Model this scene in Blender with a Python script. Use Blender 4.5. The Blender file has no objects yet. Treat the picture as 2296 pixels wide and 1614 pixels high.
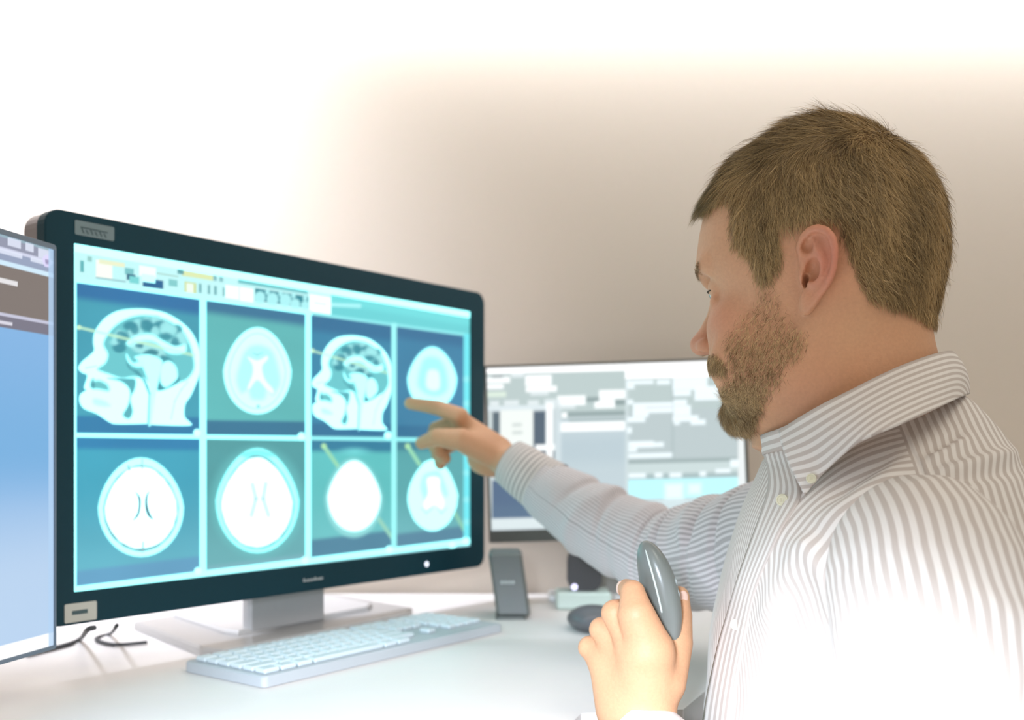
import bpy, math, random
import numpy as np
from mathutils import Vector, Matrix

# ------------------------------------------------------------------ camera, world, lights, exposure
ZC = 1.05                     # height of the camera above the floor; geometry below is written relative to it
F = 2270.0                    # focal length in pixels of the 2296 x 1614 frame
CX, HY = 1148.0, 1013.0       # image centre column and horizon row
sc = bpy.context.scene
COL = sc.collection
sc.view_settings.view_transform = 'Standard'
sc.view_settings.look = 'None'
sc.view_settings.exposure = 0.0
sc.view_settings.gamma = 1.0
sc.view_settings.use_curve_mapping = False
sc.cycles.max_bounces = 5
sc.cycles.diffuse_bounces = 3
sc.cycles.glossy_bounces = 2
sc.cycles.transmission_bounces = 2
sc.cycles.caustics_reflective = False
sc.cycles.caustics_refractive = False
sc.cycles.sample_clamp_indirect = 4.0

cam_d = bpy.data.cameras.new('camera')
cam_d.sensor_width = 36.0
cam_d.sensor_fit = 'HORIZONTAL'
cam_d.lens = F / 2296 * 36.0
cam_d.shift_y = (HY - 807.0) / 2296
cam_d.clip_start = 0.02
cam_d.dof.use_dof = True
cam_d.dof.focus_distance = 0.765
cam_d.dof.aperture_fstop = 4.8
cam = bpy.data.objects.new('camera', cam_d)
cam.location = (0, 0, ZC)
cam.rotation_euler = (math.pi / 2, 0, 0)
COL.objects.link(cam)
sc.camera = cam

world = bpy.data.worlds.new('world')
sc.world = world
world.use_nodes = True
wn = world.node_tree.nodes
wn['Background'].inputs[0].default_value = (1.0, 0.95, 0.885, 1)
wn['Background'].inputs[1].default_value = 0.46

def aim(o, target):
    d = Vector(target) - o.location
    o.rotation_euler = d.to_track_quat('-Z', 'Y').to_euler()

def spot(name, loc, target, power, cone, blend, color, size=0.05):
    l = bpy.data.lights.new(name, 'SPOT')
    l.energy = power; l.spot_size = math.radians(cone); l.spot_blend = blend
    l.color = color; l.shadow_soft_size = size
    o = bpy.data.objects.new(name, l); COL.objects.link(o)
    o.location = (loc[0], loc[1], loc[2] + ZC)
    aim(o, (target[0], target[1], target[2] + ZC))
    return o

def area(name, loc, target, power, sx, sy, color, spread=180):
    l = bpy.data.lights.new(name, 'AREA')
    l.shape = 'RECTANGLE'; l.size = sx; l.size_y = sy; l.energy = power; l.color = color
    l.spread = math.radians(spread)
    o = bpy.data.objects.new(name, l); COL.objects.link(o)
    o.location = (loc[0], loc[1], loc[2] + ZC)
    aim(o, (target[0], target[1], target[2] + ZC))
    return o

# added unseen spot and strip whitening the wall, added spot whitening the lower foreground
spot('added_wall_wash_light', (-0.98, 0.95, 1.12), (-0.74, 1.62, 0.20), 165, 74, 1.0, (0.86, 0.93, 1.10), 0.1)
area('added_wall_top_light', (0.0, 1.50, 0.84), (0.0, 1.62, 0.70), 16, 3.4, 0.05, (0.90, 0.95, 1.06))
spot('added_low_wash_light', (-0.12, -0.06, 0.07), (0.02, 0.62, -0.74), 88, 88, 0.45, (0.87, 0.97, 1.14), 0.06)
area('ceiling_panel_light', (0.75, -0.2, 1.4), (0.3, 0.8, 0.1), 9, 0.8, 0.8, (1.0, 0.93, 0.82))

# ------------------------------------------------------------------ helpers
def U(px, py, D):
    return np.array([(px - CX) / F * D, D, (HY - py) / F * D])

def lin(c):
    c = np.asarray(c, float) / 255.0
    return np.where(c <= 0.04045, c / 12.92, ((c + 0.055) / 1.055) ** 2.4)

def rgba(c):
    l = lin(c); return (float(l[0]), float(l[1]), float(l[2]), 1.0)

MATS = {}
def mat(name, color, rough=0.6, metal=0.0, spec=0.5, noise=0.0, nscale=60.0, bump=0.0, emis=None, estr=1.0, sss=0.0):
    """Principled material with a little procedural noise in colour and bump."""
    if name in MATS: return MATS[name]
    m = bpy.data.materials.new(name); m.use_nodes = True
    nt = m.node_tree; b = nt.nodes['Principled BSDF']
    b.inputs['Base Color'].default_value = rgba(color)
    b.inputs['Roughness'].default_value = rough
    b.inputs['Metallic'].default_value = metal
    b.inputs['Specular IOR Level'].default_value = spec
    tc = nt.nodes.new('ShaderNodeTexCoord')
    nz = nt.nodes.new('ShaderNodeTexNoise'); nz.inputs['Scale'].default_value = nscale
    nz.inputs['Detail'].default_value = 3
    nt.links.new(tc.outputs['Object'], nz.inputs['Vector'])
    mx = nt.nodes.new('ShaderNodeMix'); mx.data_type = 'RGBA'; mx.blend_type = 'MULTIPLY'
    mx.inputs[0].default_value = noise
    mx.inputs[6].default_value = rgba(color)
    nt.links.new(nz.outputs['Color'], mx.inputs[7])
    nt.links.new(mx.outputs[2], b.inputs['Base Color'])
    if bump > 0:
        bp = nt.nodes.new('ShaderNodeBump'); bp.inputs['Strength'].default_value = bump
        bp.inputs['Distance'].default_value = 0.002
        nt.links.new(nz.outputs['Fac'], bp.inputs['Height']); nt.links.new(bp.outputs[0], b.inputs['Normal'])
    if emis is not None:
        b.inputs['Emission Color'].default_value = rgba(emis)
        b.inputs['Emission Strength'].default_value = estr
    if sss > 0:
        b.inputs['Subsurface Weight'].default_value = sss
        b.inputs['Subsurface Radius'].default_value = (1.0, 0.35, 0.2)
        b.inputs['Subsurface Scale'].default_value = 0.004
    MATS[name] = m
    return m

def attr_mat(name, attr, rough=0.6, spec=0.4, emissive=False, sss=0.0, noise=0.0, nscale=300.0, bump=0.0):
    """Material that takes its colour from a colour attribute computed per vertex."""
    m = bpy.data.materials.new(name); m.use_nodes = True
    nt = m.node_tree; b = nt.nodes['Principled BSDF']
    b.inputs['Roughness'].default_value = rough
    b.inputs['Specular IOR Level'].default_value = spec
    a = nt.nodes.new('ShaderNodeAttribute'); a.attribute_name = attr
    if emissive:
        b.inputs['Base Color'].default_value = (0.035, 0.04, 0.045, 1)
        nt.links.new(a.outputs['Color'], b.inputs['Emission Color'])
        b.inputs['Emission Strength'].default_value = 1.0
    else:
        tc = nt.nodes.new('ShaderNodeTexCoord')
        nz = nt.nodes.new('ShaderNodeTexNoise'); nz.inputs['Scale'].default_value = nscale
        nz.inputs['Detail'].default_value = 4
        nt.links.new(tc.outputs['Object'], nz.inputs['Vector'])
        mr = nt.nodes.new('ShaderNodeMapRange'); mr.inputs[3].default_value = 1 - noise; mr.inputs[4].default_value = 1 + noise
        nt.links.new(nz.outputs['Fac'], mr.inputs[0])
        vm = nt.nodes.new('ShaderNodeVectorMath'); vm.operation = 'SCALE'
        nt.links.new(a.outputs['Color'], vm.inputs[0]); nt.links.new(mr.outputs[0], vm.inputs['Scale'])
        nt.links.new(vm.outputs[0], b.inputs['Base Color'])
        if bump > 0:
            bp = nt.nodes.new('ShaderNodeBump'); bp.inputs['Strength'].default_value = bump
            bp.inputs['Distance'].default_value = 0.001
            nt.links.new(nz.outputs['Fac'], bp.inputs['Height']); nt.links.new(bp.outputs[0], b.inputs['Normal'])
    if sss > 0:
        b.inputs['Subsurface Weight'].default_value = sss
        b.inputs['Subsurface Radius'].default_value = (1.0, 0.35, 0.2)
        b.inputs['Subsurface Scale'].default_value = 0.004
    return m

class MB:
    """Collects vertices and faces in camera-relative metres."""
    def __init__(s): s.v = []; s.f = []; s.n = 0
    def add(s, v, f):
        v = np.asarray(v, float).reshape(-1, 3)
        s.v.append(v); s.f += [tuple(int(i) + s.n for i in q) for q in f]; s.n += len(v)
        return s
    def box(s, c, size, R=None, bev=0.0):
        """Box with chamfered edges (bev) oriented by R (columns are its axes)."""
        R = np.eye(3) if R is None else np.asarray(R)
        bm_v, bm_f = bevbox(np.asarray(size, float), bev)
        return s.add(bm_v @ R.T + np.asarray(c), bm_f)
    def tube(s, pts, r, seg=10, cap=True):
        pts = np.asarray(pts, float); n = len(pts)
        r = np.broadcast_to(np.asarray(r, float), (n,))
        T = np.gradient(pts, axis=0); T /= np.linalg.norm(T, axis=1)[:, None] + 1e-12
        up = np.array([0, 0, 1.0]) if abs(T[0][2]) < 0.9 else np.array([1.0, 0, 0])
        vs = []
        for i in range(n):
            a = np.cross(T[i], up); a /= np.linalg.norm(a) + 1e-12; b = np.cross(a, T[i]); up = b
            th = np.arange(seg) * 2 * math.pi / seg
            vs.append(pts[i] + r[i] * (np.cos(th)[:, None] * a + np.sin(th)[:, None] * b))
        fs = [(i * seg + j, i * seg + (j + 1) % seg, (i + 1) * seg + (j + 1) % seg, (i + 1) * seg + j)
              for i in range(n - 1) for j in range(seg)]
        if cap: fs += [tuple(range(seg))[::-1], tuple((n - 1) * seg + j for j in range(seg))]
        return s.add(np.concatenate(vs), fs)
    def ellipsoid(s, c, rad, R=None, nu=16, nv=10):
        R = np.eye(3) if R is None else np.asarray(R)
        v = [[0, 0, 1]]
        for i in range(1, nv):
            ph = math.pi * i / nv
            for j in range(nu):
                th = 2 * math.pi * j / nu
                v.append([math.sin(ph) * math.cos(th), math.sin(ph) * math.sin(th), math.cos(ph)])
        v.append([0, 0, -1]); v = np.array(v) * np.asarray(rad)
        f = [(0, 1 + j, 1 + (j + 1) % nu) for j in range(nu)]
        for i in range(nv - 2):
            a = 1 + i * nu; b = a + nu
            f += [(a + j, b + j, b + (j + 1) % nu, a + (j + 1) % nu) for j in range(nu)]
        e = len(v) - 1; a = 1 + (nv - 2) * nu
        f += [(e, a + (j + 1) % nu, a + j) for j in range(nu)]
        return s.add(v @ R.T + np.asarray(c), f)
    def prism(s, poly, z0, z1, R=None, c=(0, 0, 0), bev=0.0):
        """Extruded polygon, outline in the local xy plane, with a chamfered upper rim."""
        R = np.eye(3) if R is None else np.asarray(R)
        p = np.asarray(poly, float); n = len(p); ctr = p.mean(0)
        rings = [(z0, p)]
        if bev > 0:
            q = ctr + (p - ctr) * (1 - bev / (np.abs(p - ctr).max() + 1e-9))
            rings += [(z1 - bev, p), (z1, q)]
        else: rings += [(z1, p)]
        v = np.concatenate([np.column_stack([q, np.full(n, z)]) for z, q in rings])
        f = [(i * n + j, i * n + (j + 1) % n, (i + 1) * n + (j + 1) % n, (i + 1) * n + j)
             for i in range(len(rings) - 1) for j in range(n)]
        f += [tuple(range(n))[::-1], tuple((len(rings) - 1) * n + j for j in range(n))]
        return s.add(v @ R.T + np.asarray(c), f)
    def grid(s, G, closed=False):
        """G has shape (rows, columns, 3)."""
        a, b, _ = G.shape
        f = [(i * b + j, i * b + (j + 1) % b, (i + 1) * b + (j + 1) % b, (i + 1) * b + j)
             for i in range(a - 1) for j in range(b if closed else b - 1)]
        return s.add(G.reshape(-1, 3), f)
    def build(s, name, m, parent=None, smooth=False, **kw):
        return link_mesh(name, np.concatenate(s.v), s.f, m, parent, smooth, **kw)

def bevbox(size, bev):
    hx = size / 2; b = min(bev, hx.min() * 0.95)
    if b <= 0:
        v = np.array([[x, y, z] for x in (-1, 1) for y in (-1, 1) for z in (-1, 1)]) * hx
        f = [(0, 1, 3, 2), (4, 6, 7, 5), (0, 4, 5, 1), (2, 3, 7, 6), (0, 2, 6, 4), (1, 5, 7, 3)]
        return v, f
    v = []; idx = {}
    for sx in (-1, 1):
        for sy in (-1, 1):
            for sz in (-1, 1):
                for ax in range(3):
                    p = [sx * (hx[0] - b), sy * (hx[1] - b), sz * (hx[2] - b)]
                    p[ax] += (sx, sy, sz)[ax] * b
                    idx[(sx, sy, sz, ax)] = len(v); v.append(p)
    f = []
    for ax in range(3):
        o = [a for a in range(3) if a != ax]
        for s_ in (-1, 1):
            q = []
            for (u, w) in ((-1, -1), (1, -1), (1, 1), (-1, 1)):
                k = [0, 0, 0]; k[ax] = s_; k[o[0]] = u; k[o[1]] = w
                q.append(idx[(*k, ax)])
            f.append(tuple(q))
        for u in (-1, 1):
            for w in (-1, 1):
                k0 = [0, 0, 0]; k0[ax] = -1; k0[o[0]] = u; k0[o[1]] = w
                k1 = list(k0); k1[ax] = 1
                f.append((idx[(*k0, o[0])], idx[(*k1, o[0])], idx[(*k1, o[1])], idx[(*k0, o[1])]))
    for sx in (-1, 1):
        for sy in (-1, 1):
            for sz in (-1, 1):
                f.append(tuple(idx[(sx, sy, sz, a)] for a in range(3)))
    return np.array(v, float), f

def link_mesh(name, v, f, m, parent=None, smooth=False, colors=None, cname='tint', fattr=None, fix=True):
    v = np.asarray(v, float) + np.array([0, 0, ZC])
    if parent is not None:
        org = np.array(parent['org'])
    else:
        lo, hi = v.min(0), v.max(0); org = np.array([(lo[0] + hi[0]) / 2, (lo[1] + hi[1]) / 2, lo[2]])
    me = bpy.data.meshes.new(name)
    vv = (v - org).astype(np.float32)
    if isinstance(f, np.ndarray) and f.ndim == 2:
        k = f.shape[1]; n = len(f)
        me.vertices.add(len(vv)); me.vertices.foreach_set('co', vv.ravel())
        me.loops.add(n * k); me.loops.foreach_set('vertex_index', f.astype(np.int32).ravel())
        me.polygons.add(n); me.polygons.foreach_set('loop_start', np.arange(0, n * k, k, dtype=np.int32))
        me.update(calc_edges=True); me.validate()
    else:
        me.from_pydata(vv.tolist(), [], [tuple(q) for q in f]); me.update()
    if fix and not isinstance(f, np.ndarray):
        import bmesh
        bm = bmesh.new(); bm.from_mesh(me); bmesh.ops.recalc_face_normals(bm, faces=bm.faces); bm.to_mesh(me); bm.free()
    if smooth: me.polygons.foreach_set('use_smooth', np.ones(len(me.polygons), bool))
    if colors is not None:
        a = me.color_attributes.new(cname, 'FLOAT_COLOR', 'POINT')
        c4 = np.ones((len(vv), 4), np.float32); c4[:, :3] = colors
        a.data.foreach_set('color', c4.ravel())
    if fattr:
        for k_, arr in fattr.items():
            a = me.attributes.new(k_, 'FLOAT', 'POINT'); a.data.foreach_set('value', np.asarray(arr, np.float32).ravel())
    if m is not None: me.materials.append(m)
    o = bpy.data.objects.new(name, me); COL.objects.link(o)
    if parent is not None: o.parent = parent
    else: o.location = org
    o['org'] = [float(x) for x in org]
    return o

def empty(name, p, label=None, cat=None, group=None):
    o = bpy.data.objects.new(name, None); COL.objects.link(o)
    o.location = (p[0], p[1], p[2] + ZC); o['org'] = [float(p[0]), float(p[1]), float(p[2] + ZC)]
    o.empty_display_size = 0.05
    return tag(o, label, cat, group)

def tag(o, label=None, cat=None, group=None, kind=None):
    if label: o['label'] = label
    if cat: o['category'] = cat
    if group: o['group'] = group
    if kind: o['kind'] = kind
    return o

def catmull(pts, n):
    P = np.asarray(pts, float); m = len(P)
    t = np.linspace(0, m - 1, n); i = np.clip(t.astype(int), 0, m - 2); u = (t - i)[:, None]
    g = lambda k: P[np.clip(k, 0, m - 1)]
    p0, p1, p2, p3 = g(i - 1), g(i), g(i + 1), g(i + 2)
    p0 = np.where((i == 0)[:, None], 2 * p1 - p2, p0); p3 = np.where((i == m - 2)[:, None], 2 * p2 - p1, p3)
    return 0.5 * (2 * p1 + (p2 - p0) * u + (2 * p0 - 5 * p1 + 4 * p2 - p3) * u ** 2 + (3 * p1 - p0 - 3 * p2 + p3) * u ** 3)

def sstep(a, b, x):
    t = np.clip((x - a) / (b - a), 0, 1); return t * t * (3 - 2 * t)

def poly_sd(X, Y, poly):
    """Signed distance (negative inside) of points to a closed polygon."""
    P = np.asarray(poly, float); d = np.full(X.shape, 1e18); ins = np.zeros(X.shape, bool)
    n = len(P)
    for i in range(n):
        x1, y1 = P[i]; x2, y2 = P[(i + 1) % n]
        ex, ey = x2 - x1, y2 - y1; wx, wy = X - x1, Y - y1
        t = np.clip((wx * ex + wy * ey) / (ex * ex + ey * ey + 1e-18), 0, 1)
        d = np.minimum(d, (wx - ex * t) ** 2 + (wy - ey * t) ** 2)
        c = ((y1 > Y) != (y2 > Y))
        with np.errstate(divide='ignore', invalid='ignore'):
            xi = (x2 - x1) * (Y - y1) / (y2 - y1 if y2 != y1 else 1e-18) + x1
        ins ^= c & (X < xi)
    d = np.sqrt(d); return np.where(ins, -d, d)

def spoly(pts, n=None):
    """Closed smooth polygon through pts."""
    P = np.asarray(pts, float); n = n or len(P) * 4
    Q = np.concatenate([P[-2:], P, P[:3]]); C = catmull(Q, (len(Q) - 1) * 4 + 1)
    return C[8:8 + len(P) * 4]

def nz3(P, s, seed=0, octv=3):
    """Cheap smooth noise from summed sines."""
    rng = np.random.RandomState(seed); out = np.zeros(len(P)); a = 1.0
    for o_ in range(octv):
        for _ in range(4):
            d = rng.normal(size=3); d /= np.linalg.norm(d)
            out += a * np.sin(P @ d * s * (0.7 + 0.6 * rng.rand()) + rng.rand() * 6.28)
        s *= 1.9; a *= 0.5
    return out / 5.0

# ------------------------------------------------------------------ the setting
M_wall = mat('beige_wall_paint', (203, 190, 174), rough=0.9, spec=0.1, noise=0.05, nscale=160, bump=0.12)
M_floor = mat('pale_floor', (225, 222, 216), rough=0.7, noise=0.05, nscale=20)
M_ceil = mat('ceiling_white', (240, 238, 234), rough=0.9, noise=0.03)
M_desk = mat('white_desk_laminate', (236, 231, 226), rough=0.45, noise=0.03, nscale=40)
M_metal = mat('grey_desk_metal', (150, 152, 155), rough=0.4, metal=0.7)

def structure(name, c, size, m):
    o = MB().box(c, size).build(name, m); return tag(o, kind='structure')
structure('floor', (0.2, 0.2, -ZC - 0.05), (5.0, 3.1, 0.1), M_floor)
structure('wall_back', (0.2, 1.68, 0.3), (5.0, 0.12, 2.7), M_wall)
structure('ceiling', (0.2, 0.6, 1.68), (5.0, 2.04, 0.06), M_ceil)

DZ = -0.225                                    # desk surface below the camera
desk = empty('desk', (-0.3, 1.0, -ZC), 'white L-shaped desk carrying the monitors, keyboard and speaker', 'desk')
poly = [(-1.3, 0.25), (-0.02, 0.25), (0.0, 0.60), (0.035, 0.80), (0.06, 0.872), (0.15, 0.885), (0.19, 0.97), (0.30, 1.03), (1.5, 1.05), (1.5, 1.605), (-1.3, 1.605)]
MB().prism(poly, DZ - 0.028, DZ, bev=0.002).build('desktop', M_desk, desk)
for x, y in ((-1.2, 0.35), (-0.12, 0.35), (-1.2, 1.5), (1.4, 1.5), (1.4, 1.18)):
    MB().box((x, y, (DZ - 0.028 - ZC) / 2), (0.05, 0.05, ZC + DZ - 0.028), bev=0.004).build('leg', M_metal, desk)

# ------------------------------------------------------------------ painted light patterns of the screens
class Screen:
    """Regular grid over a flat panel; colours are laid down in the picture's own outlines."""
    def __init__(s, O, ex, ez, w, h, nx, ny):
        u = np.linspace(0, w, nx); v = np.linspace(0, h, ny)
        s.nx, s.ny = nx, ny
        s.P = (O + u[None, :, None] * ex + v[:, None, None] * ez).reshape(-1, 3)
        s.X = CX + F * s.P[:, 0] / s.P[:, 1]; s.Y = HY - F * s.P[:, 2] / s.P[:, 1]
        s.C = np.zeros((nx * ny, 3))
    def mix(s, a, color):
        a = np.asarray(a)[:, None]; s.C = s.C * (1 - a) + lin(color) * a
    def poly(s, pts, color, soft=3.0, alpha=1.0, smooth=False, T=None):
        pts = np.asarray(pts, float)
        if T is not None: pts = T(pts)
        if smooth: pts = spoly(pts)
        lo = pts.min(0) - 3 * soft; hi = pts.max(0) + 3 * soft
        k = np.where((s.X > lo[0]) & (s.X < hi[0]) & (s.Y > lo[1]) & (s.Y < hi[1]))[0]
        if len(k) == 0: return
        d = poly_sd(s.X[k], s.Y[k], pts)
        a = (sstep(soft, -soft, d) * alpha)[:, None]
        s.C[k] = s.C[k] * (1 - a) + lin(color) * a
    def line(s, pts, wd, color, soft=2.0, alpha=1.0, T=None):
        pts = np.asarray(pts, float)
        if T is not None: pts = T(pts)
        for (x1, y1), (x2, y2) in zip(pts[:-1], pts[1:]):
            lo = (min(x1, x2) - wd - 3 * soft, min(y1, y2) - wd - 3 * soft); hi = (max(x1, x2) + wd + 3 * soft, max(y1, y2) + wd + 3 * soft)
            k = np.where((s.X > lo[0]) & (s.X < hi[0]) & (s.Y > lo[1]) & (s.Y < hi[1]))[0]
            ex, ey = x2 - x1, y2 - y1
            t = np.clip(((s.X[k] - x1) * ex + (s.Y[k] - y1) * ey) / (ex * ex + ey * ey + 1e-9), 0, 1)
            d = np.hypot(s.X[k] - x1 - ex * t, s.Y[k] - y1 - ey * t) - wd / 2
            a = (sstep(soft, -soft, d) * alpha)[:, None]
            s.C[k] = s.C[k] * (1 - a) + lin(color) * a
    def dot(s, x, y, r, color, soft=2.5, alpha=1.0, ry=None):
        ry = ry or r
        d = (np.hypot((s.X - x) / r, (s.Y - y) / ry) - 1) * min(r, ry)
        s.mix(sstep(soft, -soft, d) * alpha, color)
    def build(s, parent, m):
        b = s.nx
        i, j = np.meshgrid(np.arange(s.ny - 1), np.arange(s.nx - 1), indexing='ij')
        q = (i * b + j).ravel()
        f = np.column_stack([q, q + 1, q + b + 1, q + b])
        return link_mesh('screen', s.P, f, m, parent, colors=s.C, cname='glow')

M_screen = attr_mat('lit_screen', 'glow', rough=0.35, spec=0.3, emissive=True)
M_bezel = mat('dark_teal_black_bezel', (6, 58, 70), rough=0.5, spec=0.3, noise=0.25, nscale=900)
M_side = mat('silver_monitor_side', (150, 140, 138), rough=0.4, metal=0.3)
M_base = mat('grey_monitor_base', (186, 183, 180), rough=0.3, noise=0.03)
M_label = mat('pale_label', (120, 138, 140), rough=0.5, noise=0.1, nscale=500)
M_ink = mat('grey_print', (75, 95, 98), rough=0.6)
M_white = mat('white_plastic', (235, 238, 240), rough=0.4)
M_led = mat('white_power_light', (235, 240, 255), emis=(240, 244, 255), estr=1.4)
M_black = mat('charcoal_plastic', (38, 42, 40), rough=0.5, noise=0.1)
M_grey = mat('grey_speaker_plastic', (108, 112, 108), rough=0.45, noise=0.1)
M_dgrey = mat('dark_grey_plastic', (66, 66, 68), rough=0.45, noise=0.1)
M_cable = mat('grey_cable', (70, 72, 75), rough=0.6)

# ---- main monitor: plane through L0 running away to the right
L0 = np.array([(162 - CX) / F * 0.978, 0.978, 0.0])
EX = np.array([0.605, 0.796, 0.0]); EX /= np.linalg.norm(EX)
EN = np.array([EX[1], -EX[0], 0.0])            # faces the man
EZ = np.array([0, 0, 1.0])
def ms(px):                                     # distance along the panel at an image column
    k = (px - CX) / F
    return (k * L0[1] - L0[0]) / (EX[0] - k * EX[1])
def mz(px, py):
    return (HY - py) / F * (L0[1] + EX[1] * ms(px))
s1 = ms(1053); zt = mz(162, 548); zb = mz(162, 1330)
zt2 = mz(1053, 697); zb2 = mz(1053, 1222)
zt, zb = (zt + zt2) / 2, (zb + zb2) / 2
mon = empty('monitor', L0 + EX * 0.3 + np.array([0, 0, DZ]), 'large black desktop monitor showing eight brain scan images with cyan grid', 'monitor')
sl, sr = ms(97), ms(1083)
bt, bb = (mz(100, 467) + mz(1078, 655)) / 2, (mz(137, 1402) + mz(1083, 1270)) / 2
Rm = np.column_stack([EX, EZ, EN])              # local x along, y up, z toward the viewer
def rrect(x0, y0, x1, y1, r, n=6):
    p = []
    for cx_, cy_, a0 in ((x1 - r, y1 - r, 0), (x0 + r, y1 - r, 90), (x0 + r, y0 + r, 180), (x1 - r, y0 + r, 270)):
        for i in range(n + 1):
            a = math.radians(a0 + 90 * i / n); p.append((cx_ + r * math.cos(a), cy_ + r * math.sin(a)))
    return p
def frame(name, x0, y0, x1, y1, ix0, iy0, ix1, iy1, r, z0, z1, R, c, m, parent):
    """Rounded rectangular bezel with a rectangular opening."""
    outer = np.array(rrect(x0, y0, x1, y1, r)); inner = np.array(rrect(ix0, iy0, ix1, iy1, 0.0008))
    n = len(outer); rings = [(outer, z0), (outer, z1 - 0.002), (outer * 1.0 + (np.array([(x0 + x1) / 2, (y0 + y1) / 2]) - outer) * 0.004, z1), (inner, z1), (inner, z1 - 0.0035)]
    v = np.concatenate([np.column_stack([q, np.full(n, z)]) for q, z in rings])
    f = [(i * n + j, i * n + (j + 1) % n, (i + 1) * n + (j + 1) % n, (i + 1) * n + j) for i in range(len(rings) - 1) for j in range(n)]
    mb = MB(); mb.add(v @ np.asarray(R).T + c, f)
    return mb.build(name, m, parent)
frame('bezel', sl, bb, sr, bt, 0.0, zb, s1, zt, 0.016, -0.012, 0.0035, Rm, L0, M_bezel, mon)
MB().prism(rrect(sl, bb, sr, bt, 0.018), -0.036, -0.012, Rm, L0).build('rear_housing', M_side, mon)
S = Screen(L0 + EZ * zb + EN * 0.0004, EX, EZ, s1, zt - zb, 760, 430)
S.mix(np.ones(len(S.X)), (60, 150, 175))
ytop = lambda x: 548 + (x - 162) * 0.1672
yc0 = lambda x: 634 + (x - 172) * 0.138
ymid = lambda x: 974 + (x - 170) * 0.0135
ybot = lambda x: 1314 - (x - 175) * 0.122
cols = [(172, 449), (463, 684), (698, 877), (890, 1040)]
def band(sel, yy, color, soft=4, alpha=1.0):     # paint where sel and Y below line yy
    S.mix(np.where(sel, sstep(-soft, soft, S.Y - yy), 0) * alpha, color)
top_bg = [(62, 160, 182), (92, 184, 184), (48, 132, 168), (52, 128, 166)]
bot_bg = [(58, 164, 190), (76, 164, 168), (92, 194, 194), (84, 166, 170)]
for i, (a, b) in enumerate(cols):
    w_ = (S.X >= a - 8) & (S.X < b + 8)
    t = w_ & (S.Y < ymid(S.X)); u = w_ & (S.Y >= ymid(S.X))
    S.mix(t * 1.0, [(34, 112, 166), (50, 116, 152), (38, 108, 150), (44, 110, 152)][i])
    band(t, yc0(S.X) + [34, 26, 34, 24][i], top_bg[i], 12)
    band(t, ymid(S.X) - [42, 36, 32, 30][i], [(38, 122, 168), (48, 116, 148), (40, 112, 152), (40, 112, 152)][i], 5)
    S.mix(u * 1.0, [(36, 128, 176), (78, 156, 160), (42, 124, 156), (60, 130, 150)][i])
    if i != 1: band(u, ymid(S.X) + [32, 0, 30, 26][i], bot_bg[i], 8)
    S.mix(np.where(u, sstep(ymid(S.X) + 90, ybot(S.X), S.Y), 0) * 0.35, (140, 208, 216))  # pale washed-out fade towards the bottom painted into the cell colours
    band(u, ybot(S.X) - [34, 10, 40, 30][i], [(96, 160, 196), (120, 180, 190), (78, 134, 160), (84, 134, 158)][i], 6)
    n_ = nz3(np.column_stack([S.X, S.Y * 2.0, 0 * S.X]), 0.02, i + 3)
    S.C *= np.where(w_, 1 + 0.07 * n_, 1)[:, None]

# toolbar strip
tb = (S.Y < yc0(S.X) - 4)
S.mix(tb * 1.0, (196, 250, 250))
S.mix((tb & (S.X > 742)) * 1.0, (112, 224, 226))
band(tb & (S.X > 742), ytop(S.X) + 34, (104, 212, 216), 8)
S.line([(742, 683), (806, 686)], 9, (170, 248, 250), 2)
rng = np.random.RandomState(4)
def bar(x0, x1, f0, f1, color, soft=1.5, alpha=1.0):
    yy = lambda x, f: ytop(x) + 16 + (yc0(x) - 12 - ytop(x) - 16) * f
    S.poly([(x0, yy(x0, f0)), (x1, yy(x1, f0)), (x1, yy(x1, f1)), (x0, yy(x0, f1))], color, soft, alpha)
for x0, x1, f0, f1, c in ((180, 188, .30, .75, (90, 180, 184)), (196, 206, .08, .28, (150, 205, 200)), (215, 252, .15, .9, (250, 255, 246)), (222, 280, .12, .3, (236, 242, 205)),
                          (280, 300, .3, .58, (120, 196, 200)), (284, 304, .55, .80, (40, 100, 130)), (290, 312, .62, .92, (120, 215, 215)), (312, 350, .1, .55, (248, 330, 325)),
                          (320, 366, .62, .99, (22, 96, 146)), (318, 348, .45, .78, (218, 330, 327)), (378, 398, .5, .8, (130, 205, 205)), (408, 478, .02, .26, (222, 236, 176)),
                          (414, 440, .5, .98, (206, 222, 150)), (418, 434, .56, .98, (240, 255, 240)), (398, 412, -.1, .2, (90, 160, 165)), (446, 452, .5, .92, (110, 175, 180)), (466, 471, .5, .92, (110, 175, 180)), (480, 486, .5, .92, (110, 175, 180)),
                          (500, 504, .5, .92, (100, 165, 170)), (478, 486, .0, .25, (130, 190, 195)), (492, 500, .0, .25, (130, 190, 195)), (505, 536, .35, 1.0, (254, 330, 327)), (538, 568, .35, 1.1, (260, 330, 325)),
                          (534, 690, -.05, .18, (110, 196, 200)), (572, 692, .3, .92, (26, 132, 148)), (215, 282, .86, .93, (150, 200, 205)), (350, 400, .3, .36, (170, 210, 200))):
    bar(x0, x1, f0, f1, c)
for x, y, r in ((583, 667, 12), (611, 671, 13), (640, 673, 13), (662, 682, 11), (684, 684, 9), (600, 655, 5), (629, 659, 5), (658, 663, 5), (684, 668, 5)):
    S.dot(x, y, r, (176, 248, 250), 2.5, 0.95, ry=r * 1.15)
bar(694, 742, .15, 1.25, (263, 330, 325), 2)
bar(704, 732, .55, .62, (190, 214, 216), 1.5)

WHT = (232, 365, 365)
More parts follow.
